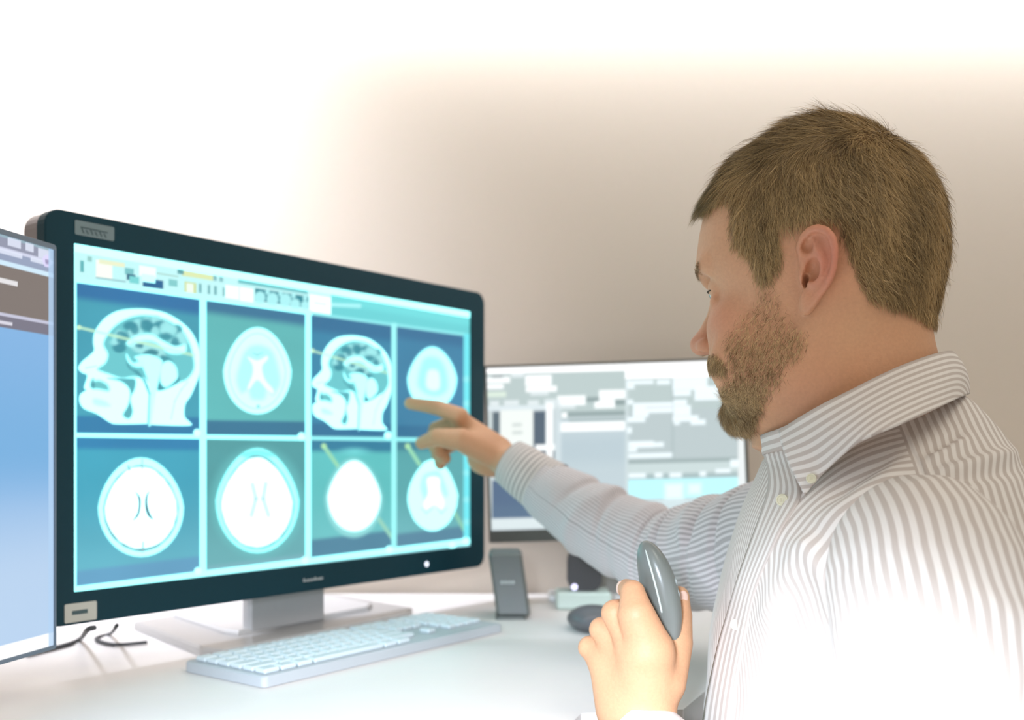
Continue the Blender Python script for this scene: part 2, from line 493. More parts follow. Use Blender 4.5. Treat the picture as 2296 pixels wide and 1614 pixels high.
# ---- sagittal head, outlines in the first cell, repeated at a smaller size in the third
o_ = lambda L: np.array([(150 + x / 3.509, 540 + y / 3.509) for x, y in L])
HEAD = o_([(92, 1000), (120, 950), (180, 900), (215, 860), (208, 800), (215, 730), (250, 665), (310, 600), (400, 552), (520, 535), (650, 540), (780, 570), (900, 640), (980, 720), (1030, 820), (1052, 920), (1050, 1020), (1012, 1130), (972, 1220), (930, 1285), (925, 1380), (965, 1425), (960, 1452), (700, 1447), (640, 1438), (540, 1440), (390, 1440), (335, 1425), (235, 1360), (140, 1322), (102, 1270), (105, 1210), (150, 1175), (136, 1150), (160, 1060), (118, 1035)])
CAV = o_([(285, 810), (330, 720), (400, 650), (500, 600), (620, 583), (760, 610), (880, 680), (955, 780), (990, 880), (1003, 1000), (950, 1085), (880, 1115), (790, 1155), (725, 1170), (660, 1120), (600, 1080), (520, 1070), (430, 1080), (330, 1050), (240, 1010), (300, 960), (320, 890)])
def sag(T):
    P = lambda L, c, soft=3.0, al=1.0, sm=True: S.poly(o_(L), c, soft * (T.k), al, sm, T)
    S.poly(HEAD, WHT, 3 * T.k, 1.0, True, T)
    S.poly(CAV, (104, 200, 206), 5 * T.k, 1.0, True, T)
    r2 = np.random.RandomState(9)
    for _ in range(46):                                    # folds of the cortex
        a = r2.uniform(0.18, 2.9); q = r2.uniform(0.62, 0.97)
        x, y = 650 - 320 * q * math.cos(a), 900 - 300 * q * math.sin(a)
        c = (50, 144, 160) if r2.rand() < 0.5 else (158, 236, 238)
        t_ = T(o_([(x, y)]))[0]; S.dot(t_[0], t_[1], (8 + 7 * r2.rand()) * T.k, c, 4 * T.k, 0.9, ry=(6 + 6 * r2.rand()) * T.k)
    P([(470, 800), (560, 745), (660, 735), (760, 790), (850, 830), (930, 820), (920, 880), (800, 880), (700, 800), (600, 790), (520, 830)], (222, 345, 345), 5)
    P([(490, 810), (640, 780), (760, 850), (770, 930), (700, 900), (560, 880)], (170, 240, 240), 5, 0.8)
    P([(540, 815), (600, 810), (590, 840), (550, 835)], (44, 130, 150), 4)
    P([(600, 880), (660, 850), (720, 870), (700, 900), (620, 895)], (52, 136, 150), 4)
    P([(740, 900), (820, 930), (850, 990), (880, 1060), (870, 1120), (720, 1180), (700, 1100), (735, 1000)], (58, 148, 162), 4)
    P([(470, 920), (500, 1000), (560, 1025), (600, 1080), (640, 1150), (640, 1190), (600, 1100), (540, 1040), (480, 990)], (58, 146, 160), 4)
    P([(540, 910), (640, 895), (735, 930), (750, 970), (720, 1110), (690, 1250), (665, 1430), (640, 1430), (655, 1180), (600, 1000), (550, 930)], (208, 337, 339), 4)
    P([(745, 980), (800, 945), (850, 980), (870, 1040), (860, 1090), (780, 1150), (735, 1100)], (214, 339, 341), 4)
    P([(470, 890), (520, 960), (590, 940), (600, 985), (540, 990), (480, 950)], (204, 331, 333), 4)
    P([(320, 1080), (470, 1080), (540, 1090), (535, 1170), (500, 1240), (520, 1340), (490, 1400), (440, 1370), (480, 1290), (495, 1180), (430, 1110)], (84, 176, 186), 4)
    P([(190, 1120), (250, 1095), (320, 1130), (330, 1180), (260, 1170), (205, 1160)], (104, 196, 200), 6)
    P([(190, 1095), (215, 1085), (215, 1160), (185, 1150)], (48, 136, 152), 4, 0.8)
    P([(215, 1240), (300, 1260), (340, 1300), (260, 1300), (210, 1280)], (186, 240, 240), 6, 0.8)
    S.line(o_([(820, 1400), (850, 1260), (900, 1170), (950, 1110)]), 3 * T.k, (190, 226, 232), 3 * T.k, 0.8, T)
    S.line(o_([(640, 1440), (650, 1200), (610, 1090)]), 4 * T.k, (80, 170, 185), 3 * T.k, 0.9, T)
    S.line(o_([(150, 1000), (230, 985)]), 2 * T.k, (160, 220, 222), 3 * T.k, 0.8, T)
    S.line(o_([(95, 680), (1000, 900)]), 7 * T.k, (196, 246, 208), 2 * T.k, 0.75, T)
    t_ = T(o_([(95, 680)]))[0]; S.dot(t_[0], t_[1], 5, (206, 248, 206))
def T1(p): return np.asarray(p, float)
T1.k = 1.0
def T3(p):
    p = np.asarray(p, float); return np.column_stack([(p[:, 0] - 176) * 182 / 274 + 699, (p[:, 1] - 693) * 212 / 262 + 753])
T3.k = 0.75
sag(T1); sag(T3)

# ---- axial slices
def egg(cx, cy, a, b, top=0.86, rot=0.0, n=40, wob=0.0, seed=0):
    r3 = np.random.RandomState(seed); out = []
    for i in range(n):
        t = 2 * math.pi * i / n; x, y = math.cos(t), math.sin(t)
        w_ = 1 - (1 - top) * max(0, -y); q = 1 + wob * r3.uniform(-1, 1)
        x_, y_ = a * x * w_ * q, b * y * q
        out.append((cx + x_ * math.cos(rot) - y_ * math.sin(rot), cy + x_ * math.sin(rot) + y_ * math.cos(rot)))
    return out
# second cell, top row
S.poly(egg(577, 831, 76, 97, .82), (220, 360, 361), 3)
S.poly(egg(577, 832, 64, 85, .82), (150, 190, 196), 2); S.poly(egg(577, 832, 62.5, 83.5, .82), (224, 360, 360), 2)
S.poly([(548, 790), (565, 775), (590, 775), (612, 790), (625, 830), (628, 860), (612, 885), (600, 872), (592, 895), (565, 895), (556, 876), (540, 880), (530, 850), (538, 815)], (166, 232, 232), 8, 0.75, True)
S.poly([(555, 800), (577, 808), (598, 798), (600, 806), (588, 822), (594, 850), (612, 872), (612, 882), (597, 872), (577, 852), (560, 872), (555, 868), (566, 840), (566, 818)], (248, 375, 375), 3, 1, True)
S.line([(568, 792), (577, 796), (588, 791)], 2.5, (140, 200, 205), 2.5)
S.dot(579, 911, 4, (140, 190, 195))
# fourth cell, top row
S.poly(egg(969, 848, 55, 70, .78), (214, 355, 359), 4)
S.poly([(945, 815), (960, 800), (985, 805), (1000, 830), (1004, 870), (990, 885), (972, 888), (950, 880), (936, 860)], (160, 230, 232), 8, 0.85, True)
S.poly([(958, 835), (970, 828), (984, 836), (986, 868), (972, 876), (956, 866)], (234, 367, 367), 6, 1, True)
# bottom row, first cell
S.poly(egg(316, 1137, 96, 111, .86), (214, 351, 353), 3)
S.poly(egg(316, 1139, 85, 97, .86, wob=0.010, seed=2), (84, 140, 152), 2.5); S.poly(egg(316, 1138, 81, 92.5, .86, wob=0.014, seed=5), (270, 360, 365), 3)
S.poly([(303, 1102), (313, 1112), (316, 1125), (314, 1145), (309, 1158), (298, 1167), (308, 1150), (311, 1130), (309, 1114)], (52, 112, 128), 1.5, 1, True)
S.poly([(335, 1101), (328, 1110), (325, 1125), (327, 1145), (333, 1158), (344, 1165), (336, 1150), (331, 1132), (331, 1114)], (52, 112, 128), 1.5, 1, True)
S.line([(319, 1030), (319, 1050)], 3, (160, 200, 205), 3); S.line([(320, 1236), (321, 1216)], 4, (150, 190, 196), 3)
S.line([(290, 1052), (288, 1046)], 5, (120, 170, 178), 3)
# bottom row, second cell
S.dot(578, 1125, 104, (110, 204, 204), 14, 0.5, ry=122)
S.poly(egg(577, 1122, 93, 117, .80), (186, 337, 337), 4)
S.poly([(540, 1018), (577, 1008), (620, 1020), (600, 1024), (577, 1020), (555, 1026)], (110, 226, 226), 5, 0.8, True)
S.poly(egg(577, 1126, 83.5, 105.5, .78, wob=.006, seed=3), (70, 132, 142), 2.5); S.poly(egg(576, 1126, 80, 101, .78, wob=.008, seed=4), (272, 365, 365), 3)
S.line([(566, 1086), (574, 1118), (564, 1155)], 8, (176, 206, 214), 4, 0.8); S.line([(596, 1084), (590, 1118), (602, 1155)], 8, (176, 206, 214), 4, 0.8)
# bottom row, third cell
S.line([(726, 1000), (760, 1048)], 9, (150, 220, 182), 2); S.line([(848, 1162), (880, 1206)], 9, (150, 212, 190), 2); S.dot(726, 1000, 6, (176, 232, 176))
S.dot(795, 1012, 24, (120, 226, 226), 8, 0.8, ry=7)
S.poly(egg(793, 1116, 65, 89, .80), (146, 222, 222), 6)
S.poly(egg(794, 1112, 59, 79, .74), (274, 367, 367), 4)
# bottom row, fourth cell
S.line([(914, 1000), (940, 1040)], 9, (150, 220, 182), 2); S.line([(1020, 1150), (1042, 1190)], 8, (140, 206, 176), 2); S.dot(914, 1000, 6, (176, 232, 176))
S.poly(egg(970, 1110, 56, 80, .76, wob=.012, seed=6), (222, 355, 355), 3)
S.poly([(950, 1065), (965, 1058), (985, 1058), (1000, 1090), (1004, 1110), (996, 1112), (984, 1090), (975, 1130), (960, 1140), (944, 1100), (944, 1080)], (180, 238, 236), 5, 0.9, True)
S.poly([(958, 1072), (985, 1072), (986, 1100), (996, 1125), (990, 1142), (975, 1132), (956, 1142), (950, 1128), (960, 1105)], (270, 365, 365), 4, 1, True)
S.line([(946, 1140), (956, 1150), (966, 1142)], 3, (170, 210, 215), 3, 0.8); S.line([(982, 1140), (990, 1150), (1000, 1140)], 3, (170, 210, 215), 3, 0.8)

# grid lines and frame
GL = (198, 343, 345); GR = (112, 236, 246)
def qline(fa, fb, x0, x1, color):
    S.mix(np.where((S.X > x0) & (S.X < x1), sstep(0, 3, S.Y - fa(S.X)) * sstep(0, 3, fb(S.X) - S.Y), 0), color)
def vline(xa, xb, y0, y1, color):
    S.mix(sstep(0, 3, S.X - xa) * sstep(0, 3, xb - S.X) * ((S.Y > y0) & (S.Y < y1)), color)
qline(lambda x: yc0(x) - 12, lambda x: yc0(x) + 1, 100, 700, GL); qline(lambda x: yc0(x) - 9, lambda x: yc0(x) + 1, 700, 1060, (140, 236, 240))
qline(lambda x: ymid(x) - 5, lambda x: ymid(x) + 8, 100, 690, GL); qline(lambda x: ymid(x) - 5, lambda x: ymid(x) + 7, 690, 1045, (150, 250, 252))
for xa, xb, c in ((446, 464, GL), (683, 699, GL), (876, 891, (160, 252, 252))):
    vline(xa, xb, yc0((xa + xb) / 2) - 8, 1500, c)
vline(1038, 1060, yc0(1045) - 6, 1500, GR)
for y in (850, 905, 1060, 1120, 1170): S.dot(1046, y, 7, (170, 250, 252), 3, 0.5)
vline(150, 173, 500, 1500, GL)
qline(lambda x: ybot(x) - 2, lambda x: ybot(x) + 40, 100, 1100, (204, 337, 339))
qline(lambda x: ybot(x) + 11, lambda x: ybot(x) + 40, 300, 1100, (150, 214, 222))
qline(lambda x: ytop(x) - 20, lambda x: ytop(x) + 17, 100, 1100, (224, 365, 365))
for x, y in ((442, 970), (676, 978), (870, 976), (444, 1280), (684, 1256), (873, 1232), (1044, 1213), (1014, 1222)): S.dot(x, y, 8, (228, 360, 360), 3)
S.build(mon, M_screen)

def onplane(px, py, off=0.0):
    s_ = ms(px); return L0 + EX * s_ + EZ * mz(px, py) + EN * off
def sticker(name, x0, y0, x1, y1, m, parent, slant=0.0, th=0.0006):
    a, b = ms(x0), ms(x1); z0, z1 = mz((x0 + x1) / 2, y1), mz((x0 + x1) / 2, y0)
    return MB().prism(rrect(a, z0, b, z1, 0.0015), 0.0030, 0.0035 + th, Rm, L0).build(name, m, parent)
lab = sticker('brand_label', 163, 502, 251, 534, M_label, mon)
mb = MB()
for k in range(6): mb.tube([onplane(178 + k * 10, 512 + k * 2.0 + (k % 2) * 3, 0.0042), onplane(183 + k * 10, 524 + k * 2.0, 0.0042)], 0.0006, 6)
mb.tube([onplane(176, 510, 0.0042), onplane(236, 523, 0.0042)], 0.0006, 6)
mb.build('lettering', M_ink, lab)
lab = sticker('energy_label', 140, 1350, 212, 1392, mat('cream_label', (205, 203, 192), rough=0.6), mon)
mb = MB(); mb.box(onplane(174, 1371, 0.0042), (0.016, 0.004, 0.0004), Rm); mb.build('lettering', M_ink, lab)
mb = MB()
for k, (dx, h_) in enumerate(((0, 8), (9, 6), (17, 6), (25, 8), (34, 6), (40, 6))):
    mb.tube([onplane(676 + dx, 1304 - k * 1.1, 0.0042), onplane(677 + dx, 1304 - h_ - k * 1.1, 0.0042)], 0.0011, 6)
mb.tube([onplane(676, 1302, 0.0042), onplane(716, 1296, 0.0042)], 0.0009, 6)
mb.build('maker_mark', mat('silver_mark', (190, 195, 196), rough=0.3, metal=0.2), mon)
MB().ellipsoid(onplane(952, 1264, 0.004), (0.0034, 0.0034, 0.0014), np.column_stack([EX, EZ, EN])).build('power_light', M_led, mon)
# stand: neck and a broad two-part foot
neck = L0 + EX * 0.30 - EN * 0.045
MB().box(neck + EZ * (DZ + 0.085), (0.12, 0.15, 0.016), Rm, 0.004).build('stand_neck', mat('silver_neck', (196, 196, 196), rough=0.35, metal=0.2), mon)
def Gd(px, py, dz=0.0):                        # point on the desk (plus dz) at an image position
    D = -(DZ + dz) / ((py - HY) / F); return np.array([(px - CX) / F * D, D, DZ + dz])
Q = [Gd(300, 1412)[:2], Gd(455, 1474)[:2], Gd(500, 1480)[:2], Gd(915, 1392)[:2], Gd(925, 1380)[:2], Gd(780, 1352)[:2], Gd(700, 1345)[:2]]
MB().prism(Q, DZ + 0.0005, DZ + 0.011, bev=0.003).build('stand_foot', M_base, mon)
ctr = np.mean(Q, axis=0)
Q2 = [ctr + (q - ctr) * 0.72 + np.array([-0.016, 0.020]) for q in Q]
MB().prism(Q2, DZ + 0.011, DZ + 0.017, bev=0.003).build('foot_plate', mat('pale_foot_plate', (214, 212, 210), rough=0.3), mon)

# ---- left monitor, close to the camera, seen at a grazing angle
LR = np.array([(119 - CX) / F * 0.90, 0.90, 0.0]); LX = np.array([-0.216, -0.976, 0.0]); LX /= np.linalg.norm(LX)
LN = np.array([0.976, -0.216, 0.0])
z1_, z0_ = (HY - 560) / F * 0.9, (HY - 1446) / F * 0.9
Rl = np.column_stack([-LX, EZ, np.cross(-LX, EZ)])
mon2 = empty('monitor', LR + LX * 0.25 + np.array([0, 0, DZ]), 'thin-framed monitor at the far left edge, blue screen seen edge-on', 'monitor')
cL = LR
frame('bezel', -0.52, z0_ - 0.004, 0.003, z1_ + 0.005, -0.513, z0_, 0.0, z1_, 0.003, -0.012, 0.002, Rl, cL, mat('slate_thin_bezel', (108, 122, 136), rough=0.4), mon2)
MB().prism(rrect(-0.515, z0_ - 0.003, 0.002, z1_ + 0.004, 0.006), -0.024, -0.012, Rl, cL).build('rear_housing', M_black, mon2)
S = Screen(cL + EZ * z0_ + LX * 0.513 + LN * 0.0004, -LX, EZ, 0.513, z1_ - z0_, 900, 260)
X, Y = S.X, S.Y
# image rows along the right edge of this panel: measure height as if at the right edge
v = HY - S.P[:, 2] / 0.9 * F                   # row at the right edge
S.C[:] = lin((126, 176, 224))
S.mix(sstep(1000, 1300, v) * 0.55, (214, 228, 244))
S.mix(sstep(720, 1000, v) * sstep(1150, 1000, v) * 0.6, (104, 168, 216))
S.mix((v < 752) * 1.0, (116, 112, 128)); S.mix((v < 730) * 1.0, (196, 196, 216)); S.mix((v < 724) * 1.0, (122, 110, 104))
S.mix((v < 622) * 1.0, (206, 232, 248)); S.mix((v < 612) * 1.0, (146, 158, 186)); S.mix((v < 592) * 1.0, (206, 210, 232)); S.mix((v < 586) * 1.0, (142, 146, 168)); S.mix((v < 566) * 1.0, (150, 176, 190))
S.mix((v > 1416) * 1.0, (262, 262, 262))
d = (S.P - cL) @ LX                              # metres back from the right edge
for a, b, c0, c1 in ((.004, .02, 566, 584), (.026, .036, 560, 578), (.042, .058, 562, 580), (.01, .03, 588, 600), (.04, .07, 590, 598)):
    S.mix(((d > a) & (d < b) & (v > c0) & (v < c1)) * 0.8, (226, 232, 250))
S.mix((np.hypot((d - .0085) / .006, (v - 590) / 14) < 1) * 0.9, (222, 214, 250)); S.mix((np.hypot((d - .0085) / .0028, (v - 590) / 6) < 1) * 0.9, (150, 140, 180))
S.mix(((d > .046) & (d < .09) & (v > 650) & (v < 660)) * 1.0, (228, 226, 228)); S.mix(((d > .052) & (d < .09) & (v > 738) & (v < 746)) * 1.0, (216, 214, 226))
S.mix(((d < .0065)) * 0.8, (176, 208, 240))
S.build(mon2, M_screen)
MB().box(cL + LX * 0.26 - LN * 0.045 + EZ * (DZ + 0.10), (0.10, 0.19, 0.014), Rl, 0.003).build('stand_neck', M_base, mon2)
MB().box(cL + LX * 0.26 - LN * 0.045 + EZ * (DZ + 0.0065), (0.20, 0.012, 0.15), Rl, 0.003).build('stand_foot', M_base, mon2)

# ---- second monitor by the wall
BD = 1.50
P0 = U(1102, 1190, BD)                         # lower left corner of its lit area
BX = U(1676, 1172, BD - 0.005) - P0; bw = np.linalg.norm(BX); BX /= bw
BZ = U(1088, 826, BD + 0.012) - P0; BZ -= BX * (BZ @ BX); bh = np.linalg.norm(BZ); BZ /= bh
BN = np.cross(BX, BZ); Rb = np.column_stack([BX, BZ, BN])
mon3 = empty('monitor', P0 + BX * bw / 2 + np.array([0, 0, DZ - P0[2]]), 'smaller monitor against the wall showing grey list windows behind his arm', 'monitor')
frame('bezel', -0.004, -0.018, bw + 0.005, bh + 0.004, 0.0, 0.0, bw, bh, 0.003, -0.012, 0.003, Rb, P0, mat('dark_grey_bezel', (88, 90, 86), rough=0.5), mon3)
MB().prism(rrect(0.0, -0.014, bw + 0.001, bh, 0.006), -0.030, -0.012, Rb, P0).build('rear_housing', M_black, mon3)
S = Screen(P0 + BN * 0.0004, BX, BZ, bw, bh, 460, 300)
S.C[:] = lin((190, 204, 206))
w2 = lambda L: [(1060 + x / 3.479, 780 + y / 3.479) for x, y in L]
def R_(x0, y0, x1, y1, c, soft=2.0, al=1.0, sl=-0.025):
    S.poly(w2([(x0, y0), (x1, y0 + sl * (x1 - x0)), (x1, y1 + sl * (x1 - x0)), (x0, y1)]), c, soft, al)
R_(60, 195, 2200, 520, (190, 206, 205)); R_(650, 560, 1200, 1450, (196, 212, 218)); R_(650, 700, 1200, 900, (186, 204, 212), 20, .7)
R_(100, 480, 640, 1450, (196, 208, 212))
R_(155, 500, 210, 760, (92, 108, 118)); R_(470, 495, 570, 790, (84, 100, 116)); R_(500, 800, 640, 900, (78, 92, 104))
R_(215, 462, 470, 800, (246, 252, 248), 3); R_(310, 590, 380, 612, (205, 215, 212), 4); R_(310, 650, 385, 672, (205, 215, 212), 4)
R_(100, 455, 640, 490, (226, 238, 242)); R_(150, 1035, 650, 1330, (84, 108, 138)); R_(150, 1230, 650, 1330, (90, 116, 142), 10, .6)
R_(100, 1335, 650, 1415, (222, 234, 236)); R_(85, 500, 150, 1415, (214, 226, 224), 2, .7)
for x0, y0, x1, y1, c in ((105, 230, 290, 275, 0), (100, 285, 240, 322, 0), (105, 345, 260, 385, 2), (410, 215, 615, 295, 0), (415, 300, 655, 345, 0), (450, 345, 590, 372, 3), (135, 415, 205, 455, 3), (245, 410, 360, 450, 3), (430, 410, 515, 448, 3),
                          (150, 210, 235, 235, 1), (300, 200, 400, 232, 3), (560, 400, 650, 470, 3), (572, 430, 625, 860, 0), (490, 755, 640, 800, 0),
                          (660, 375, 880, 450, 0), (670, 450, 800, 475, 3), (985, 330, 1195, 400, 0), (950, 405, 1110, 470, 0), (680, 582, 1190, 655, 0), (695, 505, 735, 545, 0)):
    R_(x0, y0, x1, y1, [(262, 266, 266), (170, 180, 182), (224, 240, 226), (230, 240, 242)][c], 2.5)
R_(885, 385, 985, 420, (146, 164, 164)); R_(1110, 405, 1195, 445, (146, 164, 164)); R_(740, 500, 1190, 535, (150, 168, 168)); R_(750, 560, 1190, 575, (160, 178, 178), 2)
R_(640, 400, 690, 1250, (222, 234, 238), 4, .6); R_(1190, 240, 1215, 1280, (214, 228, 230), 4, .8)
R_(1550, 240, 1570, 870, (176, 192, 194), 3, .8); R_(1215, 875, 2060, 905, (158, 176, 176), 4); R_(1215, 905, 2070, 990, (206, 222, 222), 3); R_(1215, 990, 2070, 1025, (168, 190, 192), 4)
R_(1215, 1030, 2075, 1180, (196, 262, 268), 4); R_(1215, 1190, 2075, 1300, (214, 232, 236), 4); R_(1500, 1060, 1640, 1180, (240, 262, 264), 8); R_(1680, 1060, 1780, 1140, (236, 262, 264), 8)
for x0, y0, x1, y1 in ((1200, 255, 1410, 285), (1200, 285, 1260, 320), (1435, 250, 1540, 285), (1560, 235, 1830, 330), (1565, 330, 1700, 375), (1730, 300, 1950, 410), (1565, 405, 1670, 450), (1205, 405, 1250, 440), (1250, 430, 1560, 510), (1250, 500, 1370, 540), (1565, 450, 1700, 530), (1205, 540, 1345, 580), (1560, 530, 1760, 575), (1570, 575, 1615, 600), (1700, 560, 1815, 600), (1205, 620, 1240, 665),
                       (1215, 730, 1410, 775), (1250, 740, 1490, 775), (1215, 775, 1280, 810), (1215, 825, 1555, 860), (1215, 980, 1350, 1015), (1420, 975, 1480, 1010), (1535, 975, 1630, 1010), (1770, 965, 1820, 1000), (1895, 945, 2010, 975), (1820, 1185, 2040, 1215), (2010, 870, 2075, 930)):
    R_(x0, y0, x1, y1, (250, 262, 266), 3, .95)
R_(1350, 460, 1550, 470, (206, 206, 222), 3, .8); R_(2070, 240, 2140, 1290, (240, 246, 246), 2)
R_(0, 130, 1190, 205, (285, 285, 285), 3); R_(1190, 110, 2300, 240, (285, 285, 285), 3)
S.build(mon3, M_screen)
nk = P0 + BX * (bw * 0.49) - BN * 0.04
MB().box((nk[0], nk[1] + 0.01, DZ + 0.05), (0.055, 0.016, 0.10), None, 0.003).build('stand_neck', mat('grey_neck', (150, 150, 146), rough=0.4), mon3)
MB().box((nk[0], nk[1] + 0.005, DZ + 0.006), (0.20, 0.06, 0.011), None, 0.003).build('stand_foot', M_white, mon3)

# ------------------------------------------------------------------ things on the desk
# speaker
sp = Gd(1142, 1388); D_ = sp[1]
sy = (1388 - 1247) / F * D_; sw = 76 / F * D_
spk = empty('speaker', sp, 'dark slim box speaker standing upright beside the large monitor', 'speaker')
a = math.radians(-6); Rs = np.array([[1, 0, -0.10], [0, 1, 0.05], [0.0, 0, 1]])
v_, f_ = bevbox(np.array([sw, 0.07, sy]), 0.004)
v_[:, 0] -= (v_[:, 2] / sy) * 0.012; v_[:, 1] += (v_[:, 2] / sy) * 0.010
MB().add(v_ + np.array([sp[0], sp[1] + 0.035, DZ + sy / 2 + 0.004]), f_).build('speaker_body', M_grey, spk)
MB().prism(rrect(-sw / 2 + .002, -.005, sw / 2 - .002, .072, .006), 0.0, 0.004, c=(sp[0] + .002, sp[1], DZ)).build('speaker_base', M_grey, spk)
c_ = U(1138, 1305, D_ + 0.001)
mb = MB()
for k in range(4): mb.box(c_ + np.array([-0.0075 + k * 0.005, -0.003, 0.0]), (0.0035, 0.003, 0.005), None, 0.0008)
mb.build('maker_mark', mat('pale_mark', (205, 210, 208)), spk)
# dock and dark device on it
dk = Gd(1310, 1368); w_ = 124 / F * dk[1]
dock = MB().box((dk[0], dk[1] + 0.03, DZ + 0.0125), (w_, 0.06, 0.024), None, 0.003).build('dock', mat('pale_mint_plastic', (206, 224, 216), rough=0.4))
tag(dock, 'flat pale mint docking box under the dark rounded device', 'dock')
dd = empty('webcam', (dk[0], dk[1] + 0.03, DZ + 0.025), 'dark rounded device with a glowing light standing on the pale dock', 'device')
dw = 78 / F * dk[1]
MB().prism(rrect(-dw / 2, 0.0, dw / 2, 0.058, 0.016), -0.014, 0.014, np.array([[1, 0, 0], [0, 0, -1], [0, 1, 0]]).T if False else np.column_stack([[1, 0, 0], [0, 0, 1], [0, -1, 0]]), (dk[0] + 0.002, dk[1] + 0.03, DZ + 0.0247)).build('housing', M_dgrey, dd)
MB().ellipsoid(U(1288, 1316, dk[1] + 0.014), (0.0042, 0.002, 0.0042)).build('status_light', mat('violet_light', (225, 222, 255), emis=(232, 228, 262), estr=1.6), dd)
# computer mouse on the desk
mp = Gd(1335, 1418)
tag(MB().ellipsoid((mp[0], mp[1] + 0.03, DZ + 0.0125), (0.034, 0.050, 0.0165), None, 24, 14).build('computer_mouse', mat('grey_mouse', (96, 96, 98), rough=0.35), smooth=True), 'dark computer mouse lying on the desk behind the raised hand', 'mouse')
# keyboard
kb0, kb1, kb2, kb3 = Gd(508, 1487), Gd(592, 1544), Gd(1128, 1417), Gd(1032, 1374)
ko = kb1[:2]; kx = (kb2 - kb1)[:2]; KL = np.linalg.norm(kx); kx /= KL
ky = np.array([-kx[1], kx[0]]); KW = 0.125
Rk = np.column_stack([[kx[0], kx[1], 0], [ky[0], ky[1], 0], [0, 0, 1]])
ko3 = np.array([ko[0], ko[1], DZ])
M_key = mat('pale_keycap', (214, 226, 230), rough=0.4); M_kb = mat('grey_keyboard_body', (186, 192, 196), rough=0.5)
kb = empty('keyboard', ko3 + Rk @ np.array([KL / 2, KW / 2, 0]), 'pale low keyboard with light keys lying in front of the large monitor', 'keyboard')
MB().prism(rrect(0, 0, KL, KW, 0.006), 0.0005, 0.011, Rk, ko3, 0.0015).build('keyboard_body', M_kb, kb)
rows = [(0.0, 21, 0.68), (1.15, 21, 1.0), (2.2, 20, 1.0), (3.25, 18, 1.0), (4.3, 13, 1.0)]
px_ = (KL - 0.012) / 22.2; py_ = (KW - 0.012) / 6.2; kp = None; nk_ = 0
lay = [[1, 0, 1, 1, 1, 1, .5, 1, 1, 1, 1, 1.3, .4, 1, 1, 1, .4, 1, 1, 1, 1],
       [1] * 13 + [2, -.4, 1, 1, 1, -.4, 1, 1, 1, 1],
       [1.5] + [1] * 12 + [1.5, -.4, 1, 1, 1, -.4, 1, 1, 1, 1],
       [1.8] + [1] * 11 + [2.2, -3.8, 1, 1, 1, 1],
       [2.3] + [1] * 10 + [2.7, -1.4, 1, -1.4, 1, 1, 1, 1],
       [1.3, 1.3, 1.3, 6.2, 1.3, 1.3, 1.3, -.4, 1, 1, 1, -.4, 2, 1, 1]]
for r, row in enumerate(lay):
    x = 0.0; yy = 0.006 + (5 - r) * py_ * 1.02
    scale = 21.9 / sum(abs(q) for q in row)
    for q in row:
        w_ = abs(q) * scale
        if q > 0.45 and nk_ < 100:
            MB().box(ko3 + Rk @ np.array([0.006 + (x + w_ / 2) * px_, yy + py_ / 2, 0.0135]), ((w_ - 0.16) * px_, py_ * 0.84, 0.005), Rk, 0.0014).build('key', M_key, kb); nk_ += 1
        x += w_
MB().ellipsoid(Gd(973, 1392, 0.014) , (0.0022, 0.0022, 0.0012)).build('indicator_light', M_led, kb)
# cables under the monitors
mb = MB(); mb.tube(catmull([U(212, 1407, .985), U(196, 1412, .99), Gd(180, 1432, .004), Gd(150, 1445, .003), Gd(60, 1468, .003)], 24), 0.0026, 8)
tag(mb.build('cable', M_cable, smooth=True), 'thin grey cable hanging below the left corner of the large monitor', 'cable')
mb = MB(); mb.tube(catmull([U(262, 1402, 1.02), Gd(248, 1420, .004), Gd(215, 1432, .003), Gd(255, 1445, .003), Gd(330, 1440, .003)], 24), 0.0022, 8)
tag(mb.build('cable', M_cable, smooth=True), 'grey cable curling on the desk by the corner of the monitor foot', 'cable')

# ------------------------------------------------------------------ the man: one continuous skin surface grown from a distance field
HC = np.array([0.25, 0.80, 0.0])               # axis of the head
yaw = math.radians(29)
hf = np.array([-math.cos(yaw), math.sin(yaw), 0.0])   # the way he looks
hl = np.array([-math.sin(yaw), -math.cos(yaw), 0.0])  # his left, towards the camera
hz = np.array([0, 0, 1.0])
def HW(px, py, w=0.0):
    """Point of the head at lateral offset w that shows at an image position -> (forward, lateral, height)."""
    k = (px - CX) / F
    h = (k * (HC[1] + w * hl[1]) - (HC[0] + w * hl[0])) / (hf[0] - k * hf[1])
    y = HC[1] + h * hf[1] + w * hl[1]
    return np.array([h, w, (HY - py) / F * y])
def H2W(q):
    q = np.asarray(q, float); return HC + q[..., 0:1] * hf + q[..., 1:2] * hl + q[..., 2:3] * hz
def HWw(px, py, w=0.0): return H2W(HW(px, py, w))
def W2H(P):
    d = P - HC; return np.stack([d @ hf, d @ hl, P[..., 2]], -1)

def smin(a, b, k):
    h = np.clip(0.5 + 0.5 * (b - a) / k, 0, 1)
    return b + (a - b) * h - k * h * (1 - h)
def smax(a, b, k): return -smin(-a, -b, k)
def caps(P, a, b, ra, rb):
    pa = P - a; ba = b - a; h = np.clip(pa @ ba / (ba @ ba + 1e-12), 0, 1)
    return np.linalg.norm(pa - h[:, None] * ba, axis=1) - (ra + (rb - ra) * h)
def chain(P, pts, rs):
    d = None
    for i in range(len(pts) - 1):
        c = caps(P, np.asarray(pts[i]), np.asarray(pts[i + 1]), rs[i], rs[i + 1])
        d = c if d is None else np.minimum(d, c)
    return d
def elli(P, c, r, R=None):
    q = P - np.asarray(c)
    if R is not None: q = q @ R
    r = np.asarray(r, float); k0 = np.linalg.norm(q / r, axis=1); k1 = np.linalg.norm(q / (r * r), axis=1)
    return k0 * (k0 - 1) / (k1 + 1e-9)

